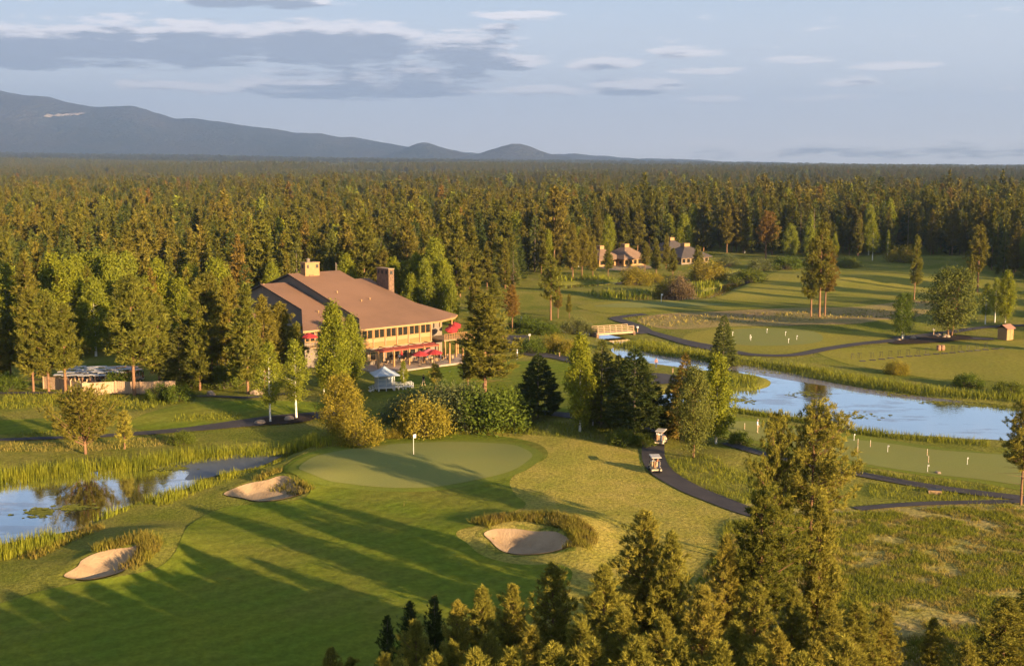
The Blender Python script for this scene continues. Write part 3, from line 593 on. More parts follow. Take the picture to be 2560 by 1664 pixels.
wall_poly('gable_wall', [(-7.6, 4.9, 5.6), (-7.6, 4.9, 6.3), (-2.15, 14.8, zB(14.8) - .3), (-2.15, 14.8, 5.6)], W_['siding'])
MB().box((-1.95, 28.9, 11.2), (.3, .5, 1.4)).build('gable_post', W_['panel'], club)
MB().box((-4.8, 9.5, 2.9), (5.6, 9.2, 5.8)).build('wall', W_['siding'], club)
# front façade between u=.6 and 15.2, v=.8
FV = .78
bays = np.linspace(.75, 15.1, 7)
for i in range(6):
    u0, u1 = bays[i], bays[i + 1]; c = (u0 + u1) / 2; w = u1 - u0
    MB().box((c, FV, 5.35), (w - .02, .12, 1.75)).build('bay_panel', W_['trim'], club)
    for s in (-.47, .47):
        fr = MB().box((c + s * 1.1, FV - .07, 5.33), (.98, .06, 1.66)).build('window', W_['trim'], club)
        MB().box((c + s * 1.1, FV - .12, 5.33), (.84, .04, 1.52)).build('pane', W_['glass'], fr)
        MB().box((c + s * 1.1, FV - .15, 4.48), (.98, .12, .07)).build('sill', W_['panel'], fr)
    MB().box((c, FV - .02, 4.14), (w - .26, .14, .66)).build('spandrel_panel', W_['panel'], club)
    MB().box((c, FV - .02, 3.38), (w - .26, .14, .80)).build('spandrel_panel', W_['panel2'], club)
for i in range(7):
    MB().box((bays[i], FV - .12, 5.35), (.16, .22, 1.8)).build('mullion_post', W_['panel'], club)
    MB().box((bays[i], FV - .1, 3.78), (.2, .2, 1.5)).build('floor_beam_end', W_['deck'], club)
MB().box((7.9, FV - .1, 2.92), (14.8, .2, .12)).build('belt_course', W_['panel'], club)
# ground floor: piers, doors and windows behind the patio
for i, u in enumerate(np.linspace(1.4, 14.4, 9)):
    if i in (2, 5):
        dr = MB().box((u, FV - .05, 1.2), (1.1, .1, 2.3)).build('door', W_['trim'], club); MB().box((u, FV - .11, 1.25), (.8, .04, 1.9)).build('pane', W_['glass'], dr); MB().box((u + .42, FV - .14, 1.1), (.05, .06, .2)).build('handle', W_['iron'], dr)
    else:
        fr = MB().box((u, FV - .05, 1.55), (1.25, .1, 1.45)).build('window', W_['panel'], club); MB().box((u, FV - .11, 1.55), (1.05, .04, 1.25)).build('pane', W_['glass'], fr); MB().box((u, FV - .13, .8), (1.3, .14, .07)).build('sill', W_['trim'], fr)
# B front: windows under the lower eave, balcony rail
for u in (-6.6, -4.4, -2.2):
    fr = MB().box((u, 4.84, 5.2), (1.9, .1, 1.7)).build('window', W_['trim'], club)
    for s in (-.45, .45): MB().box((u + s, 4.78, 5.2), (.74, .04, 1.45)).build('pane', W_['glass'], fr)
mb = MB()
for k in range(15): mb.box((-7.6 + k * .55, 2.9, 4.15), (.05, .05, .9))
mb.box((-3.7, 2.9, 4.62), (8.2, .1, .07)); mb.build('balcony_railing', W_['trim'], club)
MB().box((-3.7, 3.9, 3.6), (8.2, 2.1, .2)).build('balcony_floor', W_['deck'], club)
# right deck
MB().box((18.3, .4, 3.25), (5.2, 5.4, .22)).build('deck_floor', W_['deck'], club)
for (u, v) in ((16, -2.1), (18.4, -2.1), (20.7, -2.1), (20.7, .4), (20.7, 2.8)): MB().box((u, v, 1.56), (.24, .24, 3.12)).build('deck_post', W_['trim'], club)
mb = MB()
for k in range(10): mb.box((15.9 + k * .53, -2.2, 3.85), (.06, .06, 1.0))
for z in (3.6, 3.95, 4.32): mb.box((18.3, -2.2, z), (5.1, .07, .07))
mb.build('deck_railing', W_['trim'], club)
mb = MB()
for k in range(9): mb.box((20.85, -2.0 + k * .6, 3.85), (.06, .06, 1.0))
for z in (3.6, 3.95, 4.32): mb.box((20.85, .4, z), (.07, 5.1, .07))
mb.build('deck_railing', W_['trim'], club)
mb = MB()
for k in range(12): mb.box((21.2 + k * .34, -1.6, 3.1 - k * .26), (.36, 1.3, .06))
mb.box((23.1, -2.28, 1.65), (5.2, .1, .3), ry=R(37.5)); mb.box((23.1, -2.28, 2.6), (5.2, .07, .1), ry=R(37.5)); mb.build('stair', W_['trim'], club)
MB().box((17.6, 1.4, 5.9), (.25, .25, 1.6)).build('deck_column', W_['trim'], club)
MB().box((20.3, 1.6, 5.1), (.22, .22, 3.4)).build('deck_column', W_['trim'], club)
# chimneys
def chimney(u, v, z0, z1, du, dv, m, openings):
    ch = MB().box((u, v, (z0 + z1) / 2), (du, dv, z1 - z0)).build('chimney', m, club)
    MB().box((u, v, z1 + .06), (du + .16, dv + .16, .14)).build('cap', W_['deck'] if m is W_['stone'] else W_['stucco'], ch)
    for (fu, fv, w) in openings:
        if fv == -1: MB().box((u + fu, v - dv / 2 - .02, z1 - .62), (w, .1, .62)).build('flue_opening', W_['iron'], ch)
        else: MB().box((u - du / 2 - .02, v + fu, z1 - .62), (.1, w, .62)).build('flue_opening', W_['iron'], ch)
    return ch
r1 = ray_roof(770, 681, 0, sA)
chL = chimney(r1[0] - .2, RA - 1.2, 11.8, 15.35, 3.0, 1.7, W_['stucco'], [(-.95, -1, .32), (1.0, -1, .5), (.1, 0, .42)])
MB().lathe((r1[0] - .6, RA - 1.2, 15.42), [(.32, 0), (.32, .5), (.42, .5), (.42, .62), (.1, .8)], 10).build('flue_cap', W_['siding'], chL)
r2 = ray_roof(975, 727, .2, sC)
chimney(r2[0] + .5, r2[1] + 2.2, 5.5, 14.15, 1.2, 3.9, W_['stone'], [(-1.2, 0, .5), (.1, 0, .5), (1.3, 0, .42), (0, -1, .5)])
mb = MB(); mb.tube([(13.3, RA + .2, 13.2), (13.3, RA + .2, 15.0)], .05); mb.tube([(13.75, RA + .6, 13.2), (13.75, RA + .6, 14.8)], .05); mb.build('antenna_mast', W_['siding'], club)
for (u, v) in ((8.2, 12), (10.3, 12.5), (6.3, 17), (-.6, 12)):
    z = zA(v) if u > 2 else zB(v); MB().lathe((u, v, z - .05), [(.1, 0), (.1, .35), (.14, .35), (.14, .42)], 8).build('vent_pipe', W_['panel'], club)
MB().box((6.6, 26.5, zA(26.5) + .05), (.9, .5, .25)).build('roof_vent', W_['roof'], club)
# patio and pergola
pat = MB(); pat.add([(-1, .6, .16), (-1, -4.2, .16), (4, -7.4, .16), (17.5, -7.4, .16), (21, -3, .16), (21, .6, .16), (-1, .6, -.5), (-1, -4.2, -.5), (4, -7.4, -.5), (17.5, -7.4, -.5), (21, -3, -.5), (21, .6, -.5)],
    [(5, 4, 3, 2, 1, 0), (0, 1, 7, 6), (1, 2, 8, 7), (2, 3, 9, 8), (3, 4, 10, 9), (4, 5, 11, 10)][0:1] + [(1, 7, 6, 0), (2, 8, 7, 1), (3, 9, 8, 2), (4, 10, 9, 3), (5, 11, 10, 4)])
po = pat.build('patio', W_['paver']); po.location = club.location; po.rotation_euler = club.rotation_euler; po['kind'] = 'structure'
def loc2w(u, v, z=0.0): p = Vector((e0[0], e0[1], 0)) + BU * u + BV * v; return (p.x, p.y, z)
perg = empty('pergola', loc2w(0, 0), BA, label='timber pergola with rust red fabric awning along the clubhouse patio', cat='pergola')
for u in (1.2, 4.3, 7.4, 10.5, 13.6):
    MB().box((u, -3.6, 1.45), (.26, .26, 2.6)).build('post', W_['trim'], perg)
for u in (13.6, 16.4): MB().box((u, -6.6, 1.45), (.26, .26, 2.6)).build('post', W_['trim'], perg)
MB().box((7.4, -3.6, 2.84), (13.0, .2, .22)).build('beam', W_['trim'], perg)
for k in range(5): MB().box((1.2 + 3.1 * k, -1.5, 2.98), (.14, 4.4, .14)).build('rafter', W_['trim'], perg)
aw = MB()
for k in range(4):
    u = 1.3 + 3.1 * k; vs = []; fs = []
    for j in range(7):
        v = -2.35 - j * .22; sag = -.1 * math.sin(math.pi * j / 6)
        vs += [(u, v, 3.2 - j * .03 + sag), (u + 2.95, v, 3.2 - j * .03 + sag)]
    aw.add(vs, [(2 * j, 2 * j + 1, 2 * j + 3, 2 * j + 2) for j in range(6)])
    aw.add([(u, -3.75, 3.02), (u + 2.95, -3.75, 3.02), (u + 2.95, -3.77, 2.78), (u, -3.77, 2.78)], [(0, 1, 2, 3)])
aw.build('awning', W_['awning'], perg)

def umbrella(loc, open_, label, m, tilt=0.0):
    t = empty('patio_umbrella', loc, random.random() * 3, label=label, cat='umbrella', group='red umbrellas at the clubhouse')
    MB().tube([(0, 0, 0), (0, 0, 2.55)], .028, 6).build('pole', W_['wood'], t)
    MB().lathe((0, 0, 0), [(.26, 0), (.26, .06), (.05, .1)], 10).build('base', W_['iron'], t)
    mb = MB()
    if open_:
        n = 8; r = 1.45; ring = [(math.cos(k / n * 6.283) * r, math.sin(k / n * 6.283) * r, 2.0) for k in range(n)]; mid = [(math.cos(k / n * 6.283) * r * .5, math.sin(k / n * 6.283) * r * .5, 2.34) for k in range(n)]
        hem = [(p[0] * 1.005, p[1] * 1.005, 1.86) for p in ring]
        mb.add([(0, 0, 2.6)] + mid + ring + hem, [(0, 1 + k, 1 + (k + 1) % n) for k in range(n)] + [(1 + k, 9 + k, 9 + (k + 1) % n, 1 + (k + 1) % n) for k in range(n)] + [(9 + k, 17 + k, 17 + (k + 1) % n, 9 + (k + 1) % n) for k in range(n)])
    else: mb.lathe((0, 0, 0), [(.04, 2.6), (.16, 2.2), (.2, 1.6), (.24, 1.15), (.17, 1.0)], 8)
    mb.build('canopy', m, t)
    MB().lathe((0, 0, 2.55), [(.04, 0), (.05, .06), (.01, .12)], 6).build('finial', W_['wood'], t)
    if tilt: t.rotation_euler = (tilt, 0, t.rotation_euler[2])
    return t
def at(px, py, z=0.0): x, y = G(px, py, z); return (x, y, z)
random.seed(3)
umbrella(at(1073, 909, .16), True, 'large pale red umbrella over the patio, highest of the three open on the ground patio', W_['redpale'])
umbrella(at(1050, 915, .16), True, 'bright red open patio umbrella left of the pale red one, beside the lawn', W_['red'])
umbrella(at(1086, 911, .16), True, 'bright red open patio umbrella between the two right pergola posts', W_['red'])
umbrella(at(1004, 904, .16), False, 'closed red umbrella on the patio, the fuller of the two closed ones', W_['red'])
umbrella(at(978, 903, .16), False, 'closed slim red umbrella on the patio under the awning, leftmost', W_['awning'])
umbrella(loc2w(18.0, -1.2, 3.37), True, 'tilted red umbrella on the upper deck at the railing corner', W_['red'], R(20)).scale = (.8, .8, .85)
umbrella(loc2w(20.2, .6, 3.37), True, 'red umbrella on the upper deck in the middle, under the roof corner', W_['red'], R(8)).scale = (.8, .8, .85)
umbrella(loc2w(21.6, 2.4, 3.37), True, 'red umbrella on the upper deck furthest right, beside the big pine', W_['red']).scale = (.8, .8, .85)
umbrella(loc2w(-8.2, 2.4, 3.7), True, 'single red umbrella on the left balcony behind the pines', W_['red'])

def chair_table():
    t = empty('patio_table', (0, 0, 0)); MB().lathe((0, 0, .70), [(.5, 0), (.52, .02), (.5, .05)], 12).build('table_top', W_['siding'], t); MB().tube([(0, 0, 0), (0, 0, .7)], .05).build('pedestal', W_['iron'], t)
    c = empty('patio_chair', (0, 0, 0)); MB().box((0, 0, .45), (.46, .46, .05)).build('seat', W_['deck'], c); MB().box((0, .22, .72), (.46, .05, .5)).build('backrest', W_['deck'], c)
    for sx in (-.2, .2):
        for sy in (-.2, .2): MB().box((sx, sy, .21), (.045, .045, .43)).build('leg', W_['iron'], c)
    return t, c
pt, pc = chair_table(); first = [True, True]
for i, (u, v) in enumerate([(2.5, -2.5), (5.6, -2.3), (8.6, -2.4), (9.6, -5.6), (12.2, -5.0), (15.0, -4.2), (12.8, -2.2)]):
    t = pt if i == 0 else copy_tree(pt); t.location = loc2w(u, v, .16); tag(t, 'small round dining table on the clubhouse patio', 'table', 'patio tables')
    for k in range(3):
        a = k * 2.1 + i; c = pc if (i == 0 and k == 0) else copy_tree(pc); p = loc2w(u + math.cos(a) * .85, v + math.sin(a) * .85, .16); c.location = p
        d = Vector((t.location.x - p[0], t.location.y - p[1], 0)); c.rotation_euler = (0, 0, math.atan2(d.y, d.x) + math.pi / 2); tag(c, 'brown chair at a table on the clubhouse patio', 'chair', 'patio chairs')

# ------------------------------------------------------------------ starter's gazebo
gz = G(962, 972); gzz = hz(*gz); gaz = empty('gazebo', (gz[0], gz[1], gzz), R(18), label='white latticed gazebo with blue grey roof, stairs and ramp in front of the patio', cat='gazebo'); gaz.scale = (.9, .9, .9)
MB().box((0, 0, .55), (3.0, 3.0, .14)).build('deck', W_['white'], gaz)
for sx in (-1.35, 0, 1.35):
    for sy in (-1.35, 0, 1.35):
        if sx or sy: MB().box((sx, sy, 1.4), (.13, .13, 2.75)).build('post', W_['white'], gaz)
rfm = MB(); prof = [(2.15, 2.72), (1.5, 3.0), (.85, 3.35), (.25, 3.85), (.05, 4.0)]
for i in range(len(prof) - 1):
    (r0, z0), (r1_, z1) = prof[i], prof[i + 1]
    a_ = [(-r0, -r0, z0), (r0, -r0, z0), (r0, r0, z0), (-r0, r0, z0)]; b_ = [(-r1_, -r1_, z1), (r1_, -r1_, z1), (r1_, r1_, z1), (-r1_, r1_, z1)]
    rfm.add(a_ + b_, [(k, (k + 1) % 4, 4 + (k + 1) % 4, 4 + k) for k in range(4)])
rfm.add([(-2.15, -2.15, 2.62), (2.15, -2.15, 2.62), (2.15, 2.15, 2.62), (-2.15, 2.15, 2.62), (-2.15, -2.15, 2.72), (2.15, -2.15, 2.72), (2.15, 2.15, 2.72), (-2.15, 2.15, 2.72)], [(0, 1, 5, 4), (1, 2, 6, 5), (2, 3, 7, 6), (3, 0, 4, 7), (3, 2, 1, 0)])
rfm.build('roof', W_['metalroof'], gaz)
for (sy, rot) in ((-1.38, 0), (1.38, 0)):
    mb = MB()
    for z in (.75, 1.35, 1.95, 2.45): mb.box((0, sy, z), (2.6, .06, .08))
    for k in range(9): mb.box((-1.2 + k * .3, sy, 1.05), (.03, .03, .6))
    mb.build('lattice', W_['white'], gaz)
for sx in (-1.38, 1.38):
    mb = MB()
    for z in (.75, 1.35, 2.45): mb.box((sx, 0, z), (.06, 2.6, .08))
    for k in range(9): mb.box((sx, -1.2 + k * .3, 1.05), (.03, .03, .6))
    mb.build('lattice', W_['white'], gaz)
MB().box((0, .3, 1.4), (2.2, 1.6, 1.5)).build('booth', W_['metalroof'], gaz)
mb = MB()
for k in range(4): mb.box((-1.7 - k * .32, -.6, .5 - k * .14), (.34, 1.0, .06))
for s in (-1.1, -.1):
    mb.box((-2.1, s, .9), (1.5, .06, .08), ry=-R(24))
    for k in range(3): mb.box((-1.6 - k * .5, s, .7 - k * .2), (.06, .06, .9))
mb.build('stair', W_['white'], gaz)
MB().box((3.0, -.6, .5), (3.4, 1.2, .1)).build('ramp', W_['white'], gaz)
mb = MB()
for s in (-1.2, 0):
    for z in (.8, 1.15): mb.box((3.0, s, z), (3.3, .06, .06))
    for k in range(6): mb.box((1.5 + k * .62, s, .6), (.07, .07, 1.15))
mb.build('ramp_railing', W_['white'], gaz)
for sx in (-1.2, 0, 1.2):
    for sy in (-1.2, 1.2): MB().box((sx, sy, .2), (.14, .14, .7)).build('footing', W_['white'], gaz)
for sx in (2.2, 3.4, 4.5): MB().box((sx, -.6, .15), (.1, .1, .7)).build('footing', W_['white'], gaz)

# ------------------------------------------------------------------ far houses
def house(px, py, w, d, hw, hr, rz, label, roof, wall, chim, wing=None, flip=1):
    x, y = G(px, py); t = empty('house', (x, y, hz(x, y)), rz, label=label, cat='house')
    MB().box((0, 0, hw / 2), (w, d, hw + .1)).build('wall', wall, t)
    o = .9; r = MB(); k = .16
    lo = [(-w / 2 - o, -d / 2 - o, hw - .05), (w / 2 + o, -d / 2 - o, hw - .05), (w / 2 + o, d / 2 + o, hw - .05), (-w / 2 - o, d / 2 + o, hw - .05)]; hi = [(p[0] * k, p[1] * k, hw + hr) for p in lo]; bt = [(p[0], p[1], hw - .3) for p in lo]
    r.add(lo + hi + bt, [(i, (i + 1) % 4, 4 + (i + 1) % 4, 4 + i) for i in range(4)] + [(4, 5, 6, 7)] + [(8 + i, 8 + (i + 1) % 4, (i + 1) % 4, i) for i in range(4)] + [(11, 10, 9, 8)])
    ro = r.build('roof', roof, t)
    ch = MB().box((0, 0, hw + hr + .3), (w * .2, d * .2, 1.5)).build('chimney', chim, ro)
    n = max(3, int(w / 2.0))
    for i in range(n):
        u = -w / 2 + (i + .5) * w / n
        fr = MB().box((u, -d / 2 - .04, hw * .5), (w / n * .72, .12, hw * .62)).build('window', W_['panel'], t); MB().box((u, -d / 2 - .12, hw * .5), (w / n * .6, .05, hw * .54)).build('pane', W_['glass'], fr)
    for i in range(3):
        v = -d / 2 + (i + .5) * d / 3; fr = MB().box((-w / 2 - .04, v, hw * .5), (.12, d / 3 * .5, hw * .5)).build('window', W_['panel'], t); MB().box((-w / 2 - .12, v, hw * .5), (.05, d / 3 * .4, hw * .42)).build('pane', W_['glass'], fr)
    return t
W_['hroof'] = mat('brown_house_roof', (.20, .125, .08), (.165, .105, .068), .9, .4, .2)
W_['hroofd'] = mat('shade_grey_house_roof', (.075, .06, .055), (.06, .05, .048), .9, .4, .2)  # shade on the roofs put into a darker colour; grey cabin shares it
house(1562, 661, 10.5, 9.5, 2.5, 3.4, R(40), 'tan house with brown pyramid roof and square chimney beside the sandy terrace', W_['hroof'], W_['stucco'], W_['stucco'])
house(1500, 663, 9.5, 9, 2.4, 3.0, R(40), 'brown roofed house half hidden by pines left of the sandy terrace', W_['hroof'], W_['stucco'], W_['stucco'])
house(1712, 657, 12.5, 10, 2.4, 3.2, R(35), 'house with roof darkened by shade and pale chimney above the willow bushes', W_['hroofd'], W_['siding'], W_['stucco'])
house(1676, 640, 10, 9, 2.4, 3.4, R(35), 'far shaded house mostly hidden behind the small pine', W_['hroofd'], W_['stucco'], W_['stucco'])
house(1148, 664, 7.5, 8, 3.2, 2.2, R(30), 'grey roofed cabin in the trees behind the clubhouse', W_['hroofd'], W_['stucco'], W_['stucco'])

# ------------------------------------------------------------------ shed, bridge, fence
sx_, sy_ = G(2513, 851); shed = empty('shed', (sx_, sy_, hz(sx_, sy_)), R(38), label='small tan shed with red brown gable roof beside the driving range', cat='shed')
MB().box((0, 0, 1.15), (2.3, 1.9, 2.4)).build('wall', W_['stucco'], shed)
rm = MB(); rm.add([(-1.45, -1.25, 2.2), (1.45, -1.25, 2.2), (1.45, 0, 2.95), (-1.45, 0, 2.95), (1.45, 1.25, 2.2), (-1.45, 1.25, 2.2)], [(0, 1, 2, 3), (3, 2, 4, 5)])
rm.add([(-1.45, -1.25, 2.1), (1.45, -1.25, 2.1), (1.45, 0, 2.85), (-1.45, 0, 2.85), (1.45, 1.25, 2.1), (-1.45, 1.25, 2.1)], [(3, 2, 1, 0), (5, 4, 2, 3)]); rm.build('roof', mat('red_brown_roof', (.30, .15, .10), (.25, .13, .09), .85, 2), shed)
dm = MB().box((.4, -.97, 1.0), (.9, .06, 2.0)).build('door', W_['stucco'], shed); MB().box((.75, -1.02, 1.0), (.06, .06, .14)).build('handle', W_['iron'], dm)

ba = G(1487, 838); bb = G(1576, 832); bd = Vector((bb[0] - ba[0], bb[1] - ba[1], 0)); bl = bd.length; bz = .55
br = empty('footbridge', ((ba[0] + bb[0]) / 2, (ba[1] + bb[1]) / 2, 0), math.atan2(bd.y, bd.x), label='timber footbridge with post and rail sides over the stream', cat='bridge')
npl = 26; plank = None
for k in range(npl):
    o = MB().box((0, 0, 0), (bl / npl * .9, 2.4, .09)).build('plank', W_['wood'], br) if plank is None else link('plank', plank.data, br)
    plank = plank or o; o.location = (-bl / 2 + (k + .5) * bl / npl, 0, bz)
for s in (-1.25, 1.25):
    MB().box((0, s, bz - .22), (bl + .6, .16, .36)).build('girder', W_['wood'], br)
    for k in range(7): MB().box((-bl / 2 + k * bl / 6, s, bz + .5), (.14, .14, 1.15)).build('railing_post', W_['wood'], br)
    for z in (.35, .72, 1.08): MB().box((0, s, bz + z), (bl, .09, .12)).build('rail', W_['wood'], br)
for s in (-1, 1): MB().box((s * (bl / 2 + .1), 0, -.2), (.5, 2.9, 1.2)).build('abutment', W_['stone'], br)

fpts = [G(x, y) for x, y in ((110, 972), (150, 976), (208, 988), (290, 984), (352, 986), (440, 984))]
pl_me = None
fence = empty('fence', (fpts[0][0], fpts[0][1], 0), 0, label='tall tan plank fence screening the parked carts', cat='fence'); fo = Vector((fpts[0][0], fpts[0][1], 0))
for i in range(len(fpts) - 1):
    a = Vector((*fpts[i], 0)); b = Vector((*fpts[i + 1], 0)); d = b - a; n = max(1, int(d.length / .3)); rz = math.atan2(d.y, d.x)
    for k in range(n):
        p = a + d * ((k + .5) / n); z = hz(p.x, p.y)
        if pl_me is None: o = MB().box((0, 0, 0), (.285, .035, 1.8)).build('plank', W_['fencewood'], fence); pl_me = o.data
        else: o = link('plank', pl_me, fence)
        o.location = p - fo + Vector((0, 0, z + .92 + random.uniform(-.02, .02))); o.rotation_euler = (0, 0, rz)
    nn = Vector((-d.y, d.x, 0)).normalized()
    for k in range(max(2, int(d.length / 2.4)) + (i == 0)):
        p = a + d * (k / max(1, int(d.length / 2.4))) - nn * .09; z = hz(p.x, p.y); MB().box(tuple(p - fo + Vector((0, 0, z + .98))), (.13, .13, 2.0), rz).build('post', W_['fencewood'], fence)
    for zz in (.5, 1.5):
        MB().box(tuple((a + b) / 2 - fo + nn * .06 + Vector((0, 0, zz))), (d.length, .05, .1), rz).build('rail', W_['fencewood'], fence)
    MB().box(tuple((a + b) / 2 - fo + Vector((0, 0, 1.86 + hz(*((a + b) / 2).xy)))), (d.length, .12, .05), rz).build('cap_rail', W_['fencewood'], fence)

# ------------------------------------------------------------------ golf carts
C_ = {}
C_['cream'] = mat('cream_cart_paint', (.44, .37, .27), (.40, .34, .25), .35, 3, spec=.5); C_['roof'] = mat('cart_roof_plastic', (.50, .46, .39), (.46, .42, .36), .5, 3)
C_['grey'] = mat('grey_cart_roof', (.42, .41, .40), (.37, .36, .36), .5, 1); C_['black'] = mat('black_rubber', (.015, .015, .016), (.022, .022, .022), .8, 4)
C_['seat'] = mat('beige_vinyl', (.46, .34, .22), (.42, .31, .2), .5, 3); C_['bag1'] = mat('navy_golf_bag', (.04, .05, .09), (.05, .06, .1), .6, 5); C_['bag2'] = mat('brown_golf_bag', (.22, .12, .06), (.18, .1, .05), .6, 5); C_['chrome'] = mat('bright_steel', (.6, .6, .6), (.5, .5, .5), .3, 3, metal=1)
def golf_cart(body, roofm):
    t = empty('golf_cart', (0, 0, 0))          # faces +y, rear at -y
    mb = MB(); mb.box((0, .95, .52), (1.12, .55, .42), taper=.86); mb.box((0, .62, .78), (1.02, .1, .32)); mb.box((0, -.55, .5), (1.16, .95, .42), taper=.92); mb.box((0, .2, .32), (1.1, 1.3, .12)); mb.build('body', body, t, bevel=.03)
    for s in (-.5, .5): MB().box((s, -1.05, .42), (.24, .36, .22), taper=.8).build('fender', body, t, bevel=.03)
    se = MB(); se.box((0, -.3, .8), (1.05, .5, .16)); se.build('seat', C_['seat'], t, bevel=.03); MB().box((0, -.56, 1.08), (1.05, .12, .42)).build('backrest', C_['seat'], t, bevel=.03)
    MB().box((0, -.08, 1.84), (1.22, 1.85, .09), taper=.94).build('roof', roofm, t, bevel=.03)
    for sx in (-.52, .52):
        MB().tube([(sx, .72, .75), (sx * .98, .62, 1.8)], .025).build('roof_post', C_['black'], t); MB().tube([(sx, -.72, .7), (sx, -.85, 1.8)], .025).build('roof_post', C_['black'], t)
        for yy in (.82, -.72):
            w = MB(); ring = [(.235 * math.cos(k / 14 * 6.283), .235 * math.sin(k / 14 * 6.283)) for k in range(14)]
            w.add([(-.1, a, b) for a, b in ring] + [(.1, a, b) for a, b in ring], [(k, (k + 1) % 14, 14 + (k + 1) % 14, 14 + k) for k in range(14)] + [tuple(range(13, -1, -1)), tuple(range(14, 28))])
            wo = w.build('wheel', C_['black'], t); wo.location = (sx * 1.0, yy, .235)
            hb = MB(); ring = [(.12 * math.cos(k / 10 * 6.283), .12 * math.sin(k / 10 * 6.283)) for k in range(10)]; e = .105 if sx > 0 else -.105
            hb.add([(e, a, b) for a, b in ring], [tuple(range(10))]); hb.build('hub', C_['chrome'], wo)
    MB().tube([(-.25, .55, .8), (-.25, .3, 1.05)], .02).build('steering_column', C_['black'], t)
    MB().lathe((-.25, .28, 1.06), [(.18, -.012), (.2, 0), (.18, .012)], 12).build('steering_wheel', C_['black'], t)
    for i, s in enumerate((-.28, .28)):
        b = MB(); b.lathe((s, -1.05, .55), [(.12, 0), (.145, .1), (.13, .5), (.15, .85), (.13, .88)], 9); bo = b.build('golf_bag', C_['bag1'] if i else C_['bag2'], t)
        for k in range(6): a = k * 1.05; MB().tube([(s + .07 * math.cos(a), -1.05 + .07 * math.sin(a), 1.35), (s + .1 * math.cos(a), -1.05 + .1 * math.sin(a), 1.62 + .05 * (k % 3))], .016, 4).build('club', C_['chrome'], bo)
    MB().box((0, -1.2, .62), (1.0, .06, .14)).build('bag_rack', C_['black'], t)
    return t
cart0 = golf_cart(C_['cream'], C_['roof']); cart0.scale = (.93, .93, .93)
def put(o, px, py, rz, label, cat, group=None, dz=.12):
    x, y = GH(px, py); o.location = (x, y, hz(x, y) + dz); o.rotation_euler = (0, 0, rz); return tag(o, label, cat, group)
put(cart0, 1637, 1180, R(4), 'cream golf cart nearest on the cart path, carrying golf bags', 'golf cart', 'golf carts driving on the path', .125)
c2_ = copy_tree(cart0); put(c2_, 1652, 1112, R(-20), 'farther cream golf cart rounding the bend under the trees', 'golf cart', 'golf carts driving on the path', .125)
grey0 = golf_cart(C_['cream'], C_['grey']); k = 0
for row, (py, x0, x1, n) in enumerate([(966, 150, 250, 6), (958, 160, 300, 8), (951, 185, 340, 8), (945, 200, 330, 6)]):
    for i in range(n):
        o = grey0 if k == 0 else copy_tree(grey0); k += 1
        put(o, x0 + (x1 - x0) * i / (n - 1), py + (i % 2) * 1.5, R(100 + random.uniform(-6, 6)), 'pale roofed golf cart parked in rows behind the plank fence', 'golf cart', 'golf carts parked behind the fence', 0.02)

